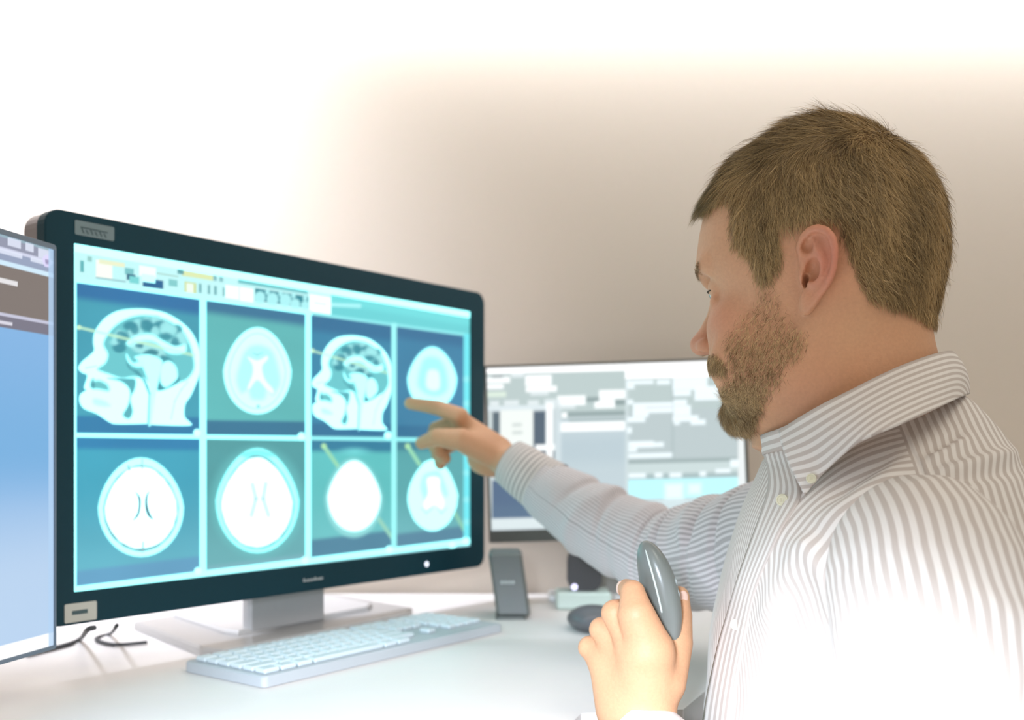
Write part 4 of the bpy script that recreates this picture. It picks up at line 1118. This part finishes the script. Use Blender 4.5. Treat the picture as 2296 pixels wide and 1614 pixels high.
# front tuft rising over the forehead and curling down
fw = np.exp(-(((q_[:, 0] - 0.088) / 0.016) ** 2)) * (q_[:, 2] > 0.185) * (q_[:, 2] < 0.235) * (hd < -2) * (np.abs(q_[:, 1]) < 0.055)
if fw.sum() > 0:
    P, N, r_ = sample(fw, 5200, 13); qh = W2H(P)
    d0 = hf * 0.9 + hz * 0.25 + r_.normal(0, 0.22, P.shape); D0 = d0 / np.linalg.norm(d0, axis=1)[:, None]
    n = len(P); t = np.linspace(0, 1, 7); L = 0.009 + 0.006 * r_.rand(n)
    V_ = np.zeros((n, 7, 2, 3)); wd = np.cross(D0, hz) * 1.0 + r_.normal(0, .4, P.shape); wd /= np.linalg.norm(wd, axis=1)[:, None]
    for i, ti in enumerate(t):
        p = P + D0 * (L * ti * (1 - 0.25 * ti))[:, None] - hz * (L * 0.8 * ti ** 2.0)[:, None] + N * (L * 0.25 * ti)[:, None]
        V_[:, i, 0] = p - wd * 0.00016 * (1 - 0.8 * ti); V_[:, i, 1] = p + wd * 0.00016 * (1 - 0.8 * ti)
    b0 = np.arange(n) * 14; f = np.stack([np.stack([b0 + 2 * i, b0 + 2 * i + 1, b0 + 2 * i + 3, b0 + 2 * i + 2], 1) for i in range(6)], 1).reshape(-1, 4)
    cv = np.clip(0.55 + 0.3 * r_.normal(size=n), 0, 1)[:, None]; cc = lin((84, 78, 56)) * (1 - cv) + lin((160, 146, 108)) * cv
    o = link_mesh('hair_tuft', V_.reshape(-1, 3), f, M_hair, person, smooth=True, colors=np.repeat(cc, 14, axis=0)); o['kind'] = 'stuff'

# beard: thin on the cheek, dense along the jaw and at the chin
chin = sstep(1745, 1650, PX) * sstep(835, 905, PY)
jaw = sstep(720, 800, PY)
wg = sstep(8, -26, bd + 8 * nz3(BV, 200, 17)) * (0.20 + 0.42 * jaw + 1.5 * chin) + 1.3 * sstep(2, -4, md)
wg *= ~((q_[:, 0] > mu[0] - 0.03) & (q_[:, 2] < mu[2] - 0.001) & (q_[:, 2] > ml[2] - 0.006) & (np.abs(q_[:, 1]) < 0.024))
P, N, r_ = sample(wg, 36000, 14)
bx, by, _q = near_px(P); qh = W2H(P)
chs = sstep(1745, 1650, bx) * sstep(850, 905, by)
d0 = -hz * 0.9 + hf * 0.25 - hf * 0.5 * sstep(900, 960, by)[:, None] * 0 + r_.normal(0, 0.38, P.shape)
D0 = proj(d0, N)
Lb = (0.0052 + 0.0058 * chs) * (0.7 + 0.6 * r_.rand(len(P))); Lb = np.where(poly_sd(bx, by, MUST) < 2, 0.007, Lb)
cv = np.clip(0.42 + 0.22 * nz3(P, 210, 77) + 0.34 * r_.normal(size=len(P)), 0, 1)[:, None]
cb = lin((104, 76, 44)) * (1 - cv) + lin((240, 206, 150)) * cv
strands('beard', P, N, D0, Lb, 0.30 + 0.35 * chs, 0.00020, cb, 15, 'short reddish blond beard, fuller at the chin', curl=0.3, m=M_hair)
# eyebrows
bw_ = np.exp(-((q_[:, 2] - 0.1435 - 0.003 * np.abs(q_[:, 1]) / 0.03) / 0.0028) ** 2) * (q_[:, 0] > 0.05) * (np.abs(q_[:, 1]) > 0.010) * (np.abs(q_[:, 1]) < 0.046)
P, N, r_ = sample(bw_, 700, 16); s_ = np.sign(W2H(P)[:, 1])[:, None]
D0 = proj(s_ * hl * 1.0 - hz * 0.25 + r_.normal(0, 0.25, P.shape), N)
strands('eyebrows', P, N, D0, 0.006 + 0.003 * r_.rand(len(P)), np.full(len(P), 0.35), 0.00022, np.tile(lin((176, 150, 112)), (len(P), 1)), 17, m=M_hair)
# fingernails
M_nail = mat('fingernail', (228, 190, 172), rough=0.3)
def nail(p, axis, up, L=0.0062, W=0.0048):
    axis = np.asarray(axis, float) / np.linalg.norm(axis); up = np.asarray(up, float); up = up - (up @ axis) * axis; up /= np.linalg.norm(up)
    MB().ellipsoid(p, (L, W, 0.0012), np.column_stack([axis, np.cross(up, axis), up]), 14, 8).build('fingernail', M_nail, person, smooth=True)
tt = R_thumb[0]; nail(tt[3] + np.array([-0.0005, -0.0004, 0.0066]), tt[3] - tt[2], (-0.1, -0.15, 1))
tt = L_thumb[0]; nail(tt[3] + np.array([0.0022, -0.0078, 0.0]), tt[3] - tt[2], (0.3, -1, 0.0))
tt = L_index[0]; nail(tt[3] + np.array([-0.0062, -0.0045, 0.0015]), tt[3] - tt[2] + np.array([0, 0.0, .02]), (-1, -0.7, 0.2))

# ------------------------------------------------------------------ clothing (children of the person)
def stripe_mat(name, pitch=0.0062, pale=(232, 226, 219), dark=(198, 187, 178), two=False, flip=0.0):
    """Woven stripes: the coordinate is an attribute in metres measured across the cloth."""
    m = bpy.data.materials.new(name); m.use_nodes = True
    nt = m.node_tree; b = nt.nodes['Principled BSDF']; N_ = nt.nodes.new
    b.inputs['Roughness'].default_value = 0.85; b.inputs['Specular IOR Level'].default_value = 0.15
    b.inputs['Sheen Weight'].default_value = 0.1
    a = N_('ShaderNodeAttribute'); a.attribute_name = 'stripe'; src = a.outputs['Fac']
    if two:
        a2 = N_('ShaderNodeAttribute'); a2.attribute_name = 'stripe_back'
        a3 = N_('ShaderNodeAttribute'); a3.attribute_name = 'panel'
        gt = N_('ShaderNodeMath'); gt.operation = 'GREATER_THAN'; gt.inputs[1].default_value = 0.0
        nt.links.new(a3.outputs['Fac'], gt.inputs[0])
        mx = N_('ShaderNodeMix'); nt.links.new(gt.outputs[0], mx.inputs[0])
        nt.links.new(a2.outputs['Fac'], mx.inputs[2]); nt.links.new(a.outputs['Fac'], mx.inputs[3]); src = mx.outputs[0]
    mu_ = N_('ShaderNodeMath'); mu_.operation = 'MULTIPLY'; mu_.inputs[1].default_value = 2 * math.pi / pitch
    nt.links.new(src, mu_.inputs[0])
    si = N_('ShaderNodeMath'); si.operation = 'SINE'; nt.links.new(mu_.outputs[0], si.inputs[0])
    mr = N_('ShaderNodeMapRange'); mr.interpolation_type = 'SMOOTHSTEP'
    mr.inputs[1].default_value = -0.35; mr.inputs[2].default_value = 0.35
    nt.links.new(si.outputs[0], mr.inputs[0])
    cm = N_('ShaderNodeMix'); cm.data_type = 'RGBA'
    cm.inputs[6].default_value = rgba(pale); cm.inputs[7].default_value = rgba(dark)
    nt.links.new(mr.outputs[0], cm.inputs[0])
    nt.links.new(cm.outputs[2], b.inputs['Base Color'])
    tc = N_('ShaderNodeTexCoord'); nz = N_('ShaderNodeTexNoise'); nz.inputs['Scale'].default_value = 900
    nt.links.new(tc.outputs['Object'], nz.inputs['Vector'])
    bp = N_('ShaderNodeBump'); bp.inputs['Strength'].default_value = 0.15; bp.inputs['Distance'].default_value = 0.0006
    nt.links.new(nz.outputs['Fac'], bp.inputs['Height']); nt.links.new(bp.outputs[0], b.inputs['Normal'])
    return m
M_shirt = stripe_mat('striped_shirt_cloth', two=True)
M_cloth = stripe_mat('striped_cloth')
M_collar = stripe_mat('striped_collar_cloth', pitch=0.0064)

def gnorm(G, closed):
    du = (np.roll(G, -1, 1) - np.roll(G, 1, 1)) if closed else np.gradient(G, axis=1)
    n = np.cross(du, np.gradient(G, axis=0)); return n / (np.linalg.norm(n, axis=2)[..., None] + 1e-9)
def px_of(G): return CX + F * G[..., 0] / G[..., 1], HY - F * G[..., 2] / G[..., 1]
def ridge(G, pts, wd, h):
    """height of a fold whose crest is seen along the image polyline pts."""
    X, Y = px_of(G); d = np.full(X.shape, 1e9); pts = np.asarray(pts, float); tt = np.zeros(X.shape)
    n = len(pts) - 1
    for i in range(n):
        (x1, y1), (x2, y2) = pts[i], pts[i + 1]; ex, ey = x2 - x1, y2 - y1
        t = np.clip(((X - x1) * ex + (Y - y1) * ey) / (ex * ex + ey * ey), 0, 1)
        e = np.hypot(X - x1 - ex * t, Y - y1 - ey * t); k = e < d; tt = np.where(k, (i + t) / n, tt); d = np.minimum(d, e)
    return h * np.exp(-(d / wd) ** 2) * np.clip(4 * tt * (1 - tt) + 0.25, 0, 1)

# torso: rings from the neck opening over the shoulders down to the hem
RG = np.array([  # z front, z back, centre h, half depth, half width, exponent
    (0.012, 0.066, 0.012, 0.066, 0.062, 2.0),
    (0.000, 0.048, 0.012, 0.070, 0.064, 2.0),
    (-0.008, 0.040, 0.010, 0.078, 0.082, 2.0),
    (-0.024, 0.020, 0.006, 0.088, 0.112, 2.1),
    (-0.044, -0.004, 0.004, 0.098, 0.142, 2.2),
    (-0.066, -0.036, 0.003, 0.106, 0.164, 2.3),
    (-0.090, -0.070, 0.004, 0.114, 0.176, 2.4),
    (-0.120, -0.108, 0.006, 0.122, 0.178, 2.5),
    (-0.160, -0.155, 0.010, 0.130, 0.176, 2.5),
    (-0.210, -0.210, 0.013, 0.136, 0.172, 2.4),
    (-0.280, -0.280, 0.015, 0.142, 0.170, 2.3),
    (-0.360, -0.360, 0.016, 0.146, 0.172, 2.3),
    (-0.450, -0.450, 0.012, 0.150, 0.178, 2.3),
    (-0.520, -0.520, 0.010, 0.150, 0.180, 2.3)])
nr, na = 240, 420
R_s = catmull(RG, nr)
th = np.linspace(0, 2 * math.pi, na, endpoint=False)
G = np.zeros((nr, na, 3)); LH = np.zeros((nr, na, 2))
for i in range(nr):
    zf, zb_, hc, a, b, p = R_s[i]
    c, s_ = np.cos(th), np.sin(th)
    x = np.sign(c) * np.abs(c) ** (2 / p) * a; y = np.sign(s_) * np.abs(s_) ** (2 / p) * b
    z = (zf + zb_) / 2 + (zf - zb_) / 2 * c
    dl = float(sstep(-0.035, -0.20, (zf + zb_) / 2)); an = math.radians(17) * dl; hc = hc - 0.026 * dl
    LH[i] = np.column_stack([y, hc + x])             # the chest is turned a little towards the camera
    seg_ = np.hypot(np.diff(x, append=x[0]), np.diff(y, append=y[0])); arc = np.concatenate([[0], np.cumsum(seg_)[:-1]])
    arc = np.where(th > math.pi, arc - seg_.sum(), arc)
    LH[i, :, 0] = LH[i, :, 0] * (1 - dl) + arc * dl * 0.93 if dl > 0 else LH[i, :, 0]
    x, y = x * math.cos(an) - y * math.sin(an), x * math.sin(an) + y * math.cos(an)
    # the shoulder line drops a little towards the arm
    G[i] = TO + (hc + x)[:, None] * TF + y[:, None] * TL + z[:, None] * hz
Nn = gnorm(G, True)
if np.mean(np.sum(Nn * (G - (TO + np.array([0, 0, -0.2]))), 2)) < 0: Nn = -Nn
P_ = G.reshape(-1, 3); fade = np.clip((np.arange(nr) - 8) / 30, 0, 1)[:, None]
disp = 0.0016 * nz3(P_ * [1, 1, .45], 42, 41).reshape(nr, na) + 0.0008 * nz3(P_ * [.6, 1, 1], 110, 42).reshape(nr, na)
disp *= fade
near = np.broadcast_to(((th < 2.9) | (th > 5.8))[None, :], (nr, na))
for pts, wd, h in (([(1762, 1232), (1810, 1225), (1850, 1300), (1885, 1400), (1880, 1480)], 26, 0.006),
                   ([(1775, 1290), (1765, 1380), (1760, 1500)], 26, -0.004),
                   ([(1830, 1290), (1800, 1400), (1790, 1540)], 30, -0.003),
                   ([(1900, 1250), (1970, 1180), (2060, 1120)], 22, 0.006),
                   ([(1880, 1320), (1940, 1215), (2010, 1165)], 16, -0.006),
                   ([(1830, 1180), (1930, 1110), (2030, 1040)], 26, 0.004),
                   ([(1850, 1130), (1930, 1060), (2010, 1010)], 20, -0.004),
                   ([(1640, 1360), (1700, 1250), (1770, 1160)], 26, 0.003),
                   ([(2075, 1035), (2120, 1010), (2170, 985)], 13, 0.004),
                   ([(2078, 1012), (2120, 995), (2160, 965)], 12, -0.003),
                   ([(2092, 1062), (2180, 1038), (2280, 1012)], 14, 0.004),
                   ([(2095, 1090), (2180, 1070), (2290, 1050)], 16, -0.003),
                   ([(1700, 1420), (1760, 1300), (1800, 1230)], 26, 0.004),
                   ([(2027, 954), (2052, 1005), (2085, 1070), (2107, 1134)], 4, 0.0016)):
    disp += np.where(near, ridge(G, pts, wd, h), 0)
G2 = G + Nn * disp[..., None]
shirt = MB().grid(G2, closed=True).build('shirt', M_shirt, person, smooth=True, fattr={'stripe': LH[..., 0].ravel(), 'stripe_back': LH[..., 1].ravel(), 'panel': (LH[..., 1] + 0.25 * (0.10 - LH[..., 0])).ravel() if False else (LH[..., 1] - 0.002).ravel()})
shirt['label'] = 'white shirt with fine grey stripes'
bpy.context.view_layer.update()
from mathutils.bvhtree import BVHTree
tv = G2.reshape(-1, 3); tf_ = [(i * na + j, i * na + (j + 1) % na, (i + 1) * na + (j + 1) % na, (i + 1) * na + j) for i in range(nr - 1) for j in range(na)]
bvh = BVHTree.FromPolygons([tuple(v) for v in tv], tf_)
def cast(px, py, off=0.0, default=0.8):
    d = Vector(U(px, py, 1.0)).normalized(); h_ = bvh.ray_cast(Vector((0, 0, 0)), d)
    if h_[0] is None: return U(px, py, default), -np.array(d)
    n = np.array(h_[1]); n = n if n @ np.array(d) < 0 else -n
    return np.array(h_[0]) + n * off, n

def sheet(name, G, t, m, parent, stripe, smooth=True):
    """Cloth sheet of thickness t over grid G, with closed borders."""
    n = gnorm(G, False); a, b, _ = G.shape
    V = np.concatenate([(G + n * t / 2).reshape(-1, 3), (G - n * t / 2).reshape(-1, 3)]); o = a * b
    f = []
    for i in range(a - 1):
        for j in range(b - 1):
            q = (i * b + j, i * b + j + 1, (i + 1) * b + j + 1, (i + 1) * b + j); f.append(q); f.append(tuple(o + k for k in q[::-1]))
    rim = [j for j in range(b)] + [i * b + b - 1 for i in range(1, a)] + [(a - 1) * b + j for j in range(b - 2, -1, -1)] + [i * b for i in range(a - 2, 0, -1)]
    for k in range(len(rim)):
        p, q = rim[k], rim[(k + 1) % len(rim)]; f.append((p, o + p, o + q, q))
    return link_mesh(name, V, f, m, parent, smooth, fattr={'stripe': np.concatenate([stripe.ravel()] * 2)})

# collar leaf
up_ = [(1748, 966, .744), (1800, 933, .722), (1850, 905, .711), (1905, 878, .706), (1960, 850, .706), (2020, 822, .711), (2085, 798, .726), (2120, 789, .752), (2137, 791, .785), (2128, 803, .825), (2080, 825, .865), (2000, 860, .888), (1900, 910, .893), (1800, 955, .875), (1748, 982, .845)]
lo_ = [(1804, 1110, .728), (1842, 1066, .703), (1882, 1026, .688), (1925, 992, .676), (1970, 971, .670), (2030, 946, .671), (2100, 916, .684), (2146, 893, .712), (2168, 883, .765), (2165, 886, .825), (2110, 910, .890), (2000, 950, .920), (1900, 1000, .925), (1800, 1060, .905), (1765, 1110, .870)]
def snug(p):
    q, n = cast(p[0], p[1], 0.0); return (p[0], p[1], min(p[2], q[1] - 0.005))
lo_ = [snug(p) for p in lo_[:8]] + lo_[8:]
A = catmull([U(*p) for p in up_], 150); B_ = catmull([U(*p) for p in lo_], 150)
rows = 22; G = np.zeros((rows, 150, 3)); Sx = np.zeros((rows, 150))
nc = np.array([0.272, 0.80, 0.0])
for i in range(rows):
    t = i / (rows - 1); p = A * (1 - t) + B_ * t
    o_ut = p - nc; o_ut[:, 2] = 0; o_ut /= np.linalg.norm(o_ut, axis=1)[:, None]
    G[i] = p + o_ut * (0.006 * math.sin(math.pi * t))[None] if False else p + o_ut * 0.005 * math.sin(math.pi * t) * (1 - 0.3 * t)
    Sx[i] = t * np.linalg.norm(B_ - A, axis=1)
Gcol = G.copy()
collar = sheet('collar', G, 0.0022, M_collar, shirt, Sx)
# rolled fold along the top edge and stitched edge line
# collar stand, open at the throat
ut = [(1722, 985, .840), (1710, 981, .812), (1706, 977, .790), (1722, 970, .768), (1748, 961, .752), (1790, 942, .735), (1850, 912, .722)]
ub = [(1728, 1026, .840), (1716, 1023, .812), (1713, 1019, .788), (1728, 1014, .766), (1756, 1008, .750), (1800, 985, .732), (1850, 955, .718)]
A = catmull([U(*p) for p in ut], 60); B_ = catmull([U(*p) for p in ub], 60)
G = np.stack([A * (1 - t) + B_ * t for t in np.linspace(0, 1, 9)]); Sx = np.stack([t * np.linalg.norm(B_ - A, axis=1) for t in np.linspace(0, 1, 9)])
sheet('collar_stand', G, 0.0024, M_collar, shirt, Sx)
# button placket traced down the chest
lf = [(1713, 1016), (1722, 1050), (1724, 1090), (1714, 1130), (1700, 1170), (1680, 1225), (1662, 1275), (1646, 1325), (1630, 1380), (1612, 1440), (1596, 1510), (1582, 1580), (1572, 1650)]
rt = [(1768, 1000), (1782, 1050), (1797, 1108), (1775, 1150), (1750, 1192), (1728, 1240), (1708, 1285), (1692, 1330), (1680, 1385), (1668, 1445), (1656, 1510), (1646, 1580), (1640, 1650)]
Lc = catmull(np.array(lf, float), 90); Rc = catmull(np.array(rt, float), 90); G = np.zeros((90, 12, 3)); Sx = np.zeros((90, 12))
for i in range(90):
    for j in range(12):
        t = j / 11; p = Lc[i] * (1 - t) + Rc[i] * t
        k_ = max(0.0, 1 - i / 16.0)
        q, n = cast(p[0], p[1], 0.0022, 0.80 - 0.02 * t)
        D0_ = q[1]; Dt = 0.786 - 0.040 * t + 0.0008 * i                    # near the throat the strip stands free of the chest
        G[i, j] = U(p[0], p[1], min(D0_, Dt) if k_ > 0 else D0_); Sx[i, j] = t * 0.034
for _ in range(6): G[1:-1] = (G[:-2] + 2 * G[1:-1] + G[2:]) / 4
sheet('placket', G, 0.0018, M_cloth, shirt, Sx)
M_btn = mat('cream_button', (226, 222, 196), rough=0.25)
def button(px, py, rad, off=0.003, D=None, n=None):
    q, nn = cast(px, py, off)
    if D is not None: q = U(px, py, D)
    if n is not None: nn = np.asarray(n, float) / np.linalg.norm(n)
    a = np.cross(hz, nn); a /= np.linalg.norm(a); b = np.cross(nn, a); R = np.column_stack([a, b, nn])
    mb = MB(); mb.prism(rrect(-rad, -rad, rad, rad, rad * 0.999, 8), -0.0006, 0.0010, R, q, 0.0004)
    ring = [q + R @ np.array([rad * .82 * math.cos(t), rad * .82 * math.sin(t), 0.0011]) for t in np.linspace(0, 2 * math.pi, 25)]
    mb.tube(ring, rad * 0.14, 6)
    mb.tube([q + R @ np.array([-rad * .22, rad * .3, .0012]), q + R @ np.array([-rad * .18, -rad * .3, .0012])], rad * 0.10, 6)
    mb.tube([q + R @ np.array([rad * .22, rad * .3, .0012]), q + R @ np.array([rad * .18, -rad * .3, .0012])], rad * 0.10, 6)
    return mb.build('button', M_btn, shirt, smooth=False)
def gp(x, y):                                    # depth of the placket at an image point
    X, Y = px_of(G); k = np.argmin((X - x) ** 2 + (Y - y) ** 2); return G.reshape(-1, 3)[k][1]
button(1754, 1121, 0.0045, D=gp(1754, 1121) - 0.0022, n=(-0.45, -0.85, 0.15))
Xc, Yc = px_of(Gcol[:, :75]); kc = np.argmin((Xc - 1819) ** 2 + (Yc - 1073) ** 2)
button(1819, 1073, 0.0036, D=Gcol[:, :75].reshape(-1, 3)[kc][1] - 0.0022, n=(-0.35, -0.9, 0.25))
button(1650, 1400, 0.0043, D=gp(1650, 1400) - 0.0022, n=(-0.6, -0.8, 0.0))

def sleeve(name, pts, rad, folds, m, parent, na=110, nrr=260, seed=0, amp=0.0015, flat=1.0, cap=False):
    """Tube of cloth along pts with creases; folds: (position along, width, depth, slant, angle of strongest effect)."""
    C_ = catmull(np.asarray(pts), nrr); r = catmull(np.column_stack([rad, rad]), nrr)[:, 0]
    T = np.gradient(C_, axis=0); T /= np.linalg.norm(T, axis=1)[:, None]
    up = np.array([0, 0, 1.0]); th = np.linspace(0, 2 * math.pi, na, endpoint=False)
    G = np.zeros((nrr, na, 3)); s = np.linspace(0, 1, nrr); St = np.zeros((nrr, na)); rm = float(np.mean(rad))
    for i in range(nrr):
        b = up - (up @ T[i]) * T[i]; b /= np.linalg.norm(b); a = np.cross(T[i], b)
        dr = np.zeros(na)
        for s0, w, dp, sl, a0 in folds:
            dr += dp * np.exp(-((s[i] - s0 - sl * np.cos(th - a0)) / w) ** 2) * (0.45 + 0.55 * np.cos(th - a0))
        rr = r[i] + dr
        G[i] = C_[i] + (rr * np.cos(th))[:, None] * a * flat + (rr * np.sin(th))[:, None] * b
        St[i] = th * rm
    n = gnorm(G, True); P_ = G.reshape(-1, 3)
    G = G + n * (amp * (nz3(P_, 70, seed) + 0.5 * nz3(P_, 170, seed + 1)).reshape(nrr, na) * np.clip(s * 12, 0, 1)[:, None])[..., None]
    V = np.concatenate([G, G[:, :1]], 1); St = np.concatenate([St, np.full((nrr, 1), 2 * math.pi * rm)], 1)
    mb = MB().grid(V)
    return mb.build(name, m, parent, smooth=True, fattr={'stripe': St.ravel()}), G

fp = [(1214, 1088, 1.240), (1240, 1106, 1.232), (1318, 1155, 1.205), (1420, 1215, 1.165), (1515, 1252, 1.125), (1630, 1245, 1.055), (1740, 1215, .985), (1800, 1200, .93)]
fo = [(0.24, 0.014, -0.0050, 0.03, 1.9), (0.30, 0.020, 0.0035, 0.03, 1.57), (0.38, 0.010, -0.0060, -0.03, 1.7), (0.44, 0.020, 0.0030, 0.02, 1.57), (0.53, 0.010, -0.0050, -0.02, 1.3), (0.575, 0.010, 0.004, 0.03, 1.3),
      (0.615, 0.009, -0.0080, 0.008, 0.6), (0.66, 0.016, 0.006, -0.03, 1.2), (0.70, 0.010, -0.007, 0.05, 1.0), (0.75, 0.016, 0.006, -0.05, 1.3), (0.80, 0.012, -0.007, 0.05, 1.2), (0.30, 0.02, 0.004, 0.0, -1.3), (0.42, 0.02, -0.004, 0.02, -1.4), (0.52, 0.03, 0.005, 0.0, -1.5), (0.66, 0.03, -0.004, 0.0, -1.2)]
M_sl = stripe_mat('striped_sleeve_cloth', pitch=0.0046, pale=(226, 220, 220), dark=(184, 178, 178))
sleeve('sleeve', [U(*p) for p in fp], [0.0345, 0.0378, 0.0445, 0.0500, 0.0545, 0.0610, 0.0640, 0.060], fo, M_sl, shirt, seed=51)
# cuff of the pointing arm: stripes run round the wrist
cpts = np.array([U(1143, 1036, 1.262), U(1168, 1053, 1.254), U(1206, 1080, 1.243), U(1236, 1100, 1.235)])
C_ = catmull(cpts, 30); G = np.zeros((34, 72, 3)); Sx = np.zeros((34, 72))
T = np.gradient(C_, axis=0); T /= np.linalg.norm(T, axis=1)[:, None]; th = np.linspace(0, 2 * math.pi, 72, endpoint=False)
for i in range(34):
    k = min(max(i - 4, 0), 29); r = np.interp(k, [0, 29], [0.0292, 0.0365]) - (0.0022 if i < 3 else 0) + (0.0006 if i >= 3 else 0)
    k2 = k if i >= 4 else (4 - i) * 2
    b = hz - (hz @ T[k2]) * T[k2]; b /= np.linalg.norm(b); a = np.cross(T[k2], b)
    G[i] = C_[k2] + r * (np.cos(th)[:, None] * a * 0.9 + np.sin(th)[:, None] * b); Sx[i] = k2 * 0.0013
Gc = np.concatenate([G, G[:, :1]], 1); Sc = np.concatenate([Sx, Sx[:, :1]], 1)
MB().grid(Gc).build('cuff', stripe_mat('striped_cuff_cloth', pitch=0.0030, pale=(224, 216, 210), dark=(178, 170, 166)), shirt, smooth=True, fattr={'stripe': Sc.ravel()})

# near sleeve: shoulder cap, upper arm, elbow, forearm
el = LE; wr = LWr
npts = [TW(-0.005, 0.085, -0.062), TW(0.0, 0.128, -0.070), TW(0.0, 0.160, -0.092), LS * .75 + LE * .25 + TL * 0.004, LS * .45 + LE * .55, LE + np.array([0.005, -0.004, 0.01]), LE * .7 + wr * .3 + np.array([0, 0, -0.010]), LE * .35 + wr * .65, wr * .92 + LE * .08]
nf = [(0.30, 0.03, 0.004, 0.05, 3.0), (0.42, 0.03, -0.004, 0.04, 2.0), (0.52, 0.03, 0.006, 0.03, 0.5), (0.60, 0.02, -0.006, 0.03, 0.0), (0.66, 0.02, 0.006, -0.03, 0.3)]
sl2, Gs = sleeve('sleeve', npts, [0.040, 0.0575, 0.0640, 0.0635, 0.0600, 0.0560, 0.050, 0.043, 0.036], nf, stripe_mat('striped_near_sleeve_cloth', pitch=0.0066), shirt, na=160, seed=61, amp=0.0016)
# near cuff
c0, c1 = wr * .80 + LE * .20, wr * 1.0
mb = MB(); ct = catmull([c0, (c0 + c1) / 2, c1], 16); mb.tube(ct, 0.0375, 48, cap=False)
mb.build('cuff', M_btn if False else mat('pale_cuff_cloth', (222, 216, 214), rough=0.85), shirt, smooth=True)

# trousers and shoes, out of the picture below the desk
M_tr = mat('dark_trousers', (52, 54, 60), rough=0.9, noise=0.1)
mb = MB(); mb.ellipsoid(TW(0.01, 0, -0.53), (0.150, 0.185, 0.085), np.column_stack([TF, TL, hz]), 40, 20)
for sg in (1, -1):
    mb.tube(catmull([TW(0.0, 0.085 * sg, -0.50), TW(0.2, 0.105 * sg, -0.475), TW(0.385, 0.12 * sg, -0.47), TW(0.395, 0.12 * sg, -0.62), TW(0.37, 0.12 * sg, -0.96)], 40), np.interp(np.linspace(0, 1, 40), [0, .45, .6, 1], [0.100, 0.082, 0.072, 0.062]), 32)
tr = mb.build('trousers', M_tr, person, smooth=True); tr['label'] = 'dark trousers'
for sg in (1, -1):
    mb = MB(); mb.ellipsoid(TW(0.43, 0.12 * sg, -1.05 + 0.036), (0.135, 0.048, 0.036), np.column_stack([TF, TL, hz]), 28, 14)
    mb.build('shoe', M_black, person, smooth=True)

# ------------------------------------------------------------------ the mouse he holds up
hm = empty('computer_mouse', kp2(760, 480, .84), 'glossy grey mouse gripped upright in his left hand', 'mouse')
ax_ = kp2(720, 200, .838) - kp2(860, 860, .838); ax_ /= np.linalg.norm(ax_)
sd = np.array([1.0, 0.25, 0]); sd = sd - (sd @ ax_) * ax_; sd /= np.linalg.norm(sd); nn_ = np.cross(ax_, sd)
Rh = np.column_stack([sd, nn_, ax_]); hc_ = kp2(792, 600, .840)
mb = MB(); mb.ellipsoid((0, 0, 0), (1, 1, 1), None, 40, 28); v = mb.v[0]
t_ = v[:, 2]
v = np.column_stack([v[:, 0] * 0.0142 * (1 + 0.10 * t_) + 0.004 * (1 - t_ ** 2), v[:, 1] * 0.021, t_ * 0.049])
mb = MB().add(v @ Rh.T + hc_, mb.f); mb.build('mouse_shell', mat('grey_mouse_shell', (122, 127, 122), rough=0.28, noise=0.05), hm, smooth=True)
ln = []
for t in np.linspace(-0.2, 0.97, 24):
    r_ = math.sqrt(max(0, 1 - t * t)); x = -0.62; y = -math.sqrt(max(0.0, 1 - x * x))
    ln.append(hc_ + Rh @ np.array([x * r_ * 0.0142 * (1 + 0.10 * t) + 0.004 * (1 - t * t), y * r_ * 0.0212, t * 0.047]))
MB().tube(ln, 0.0009, 8).build('seam_strip', mat('pale_seam', (206, 214, 208), rough=0.2), hm, smooth=True)
for y0 in (0.25, 0.05):
    p = hc_ + Rh @ np.array([0.0142 * 0.74 + 0.0032, -0.0135, 0.047 * y0])
    MB().ellipsoid(p, (0.0014, 0.0026, 0.0036), Rh, 12, 8).build('side_button', mat('pale_side_button', (150, 156, 152), rough=0.3), hm, smooth=True)
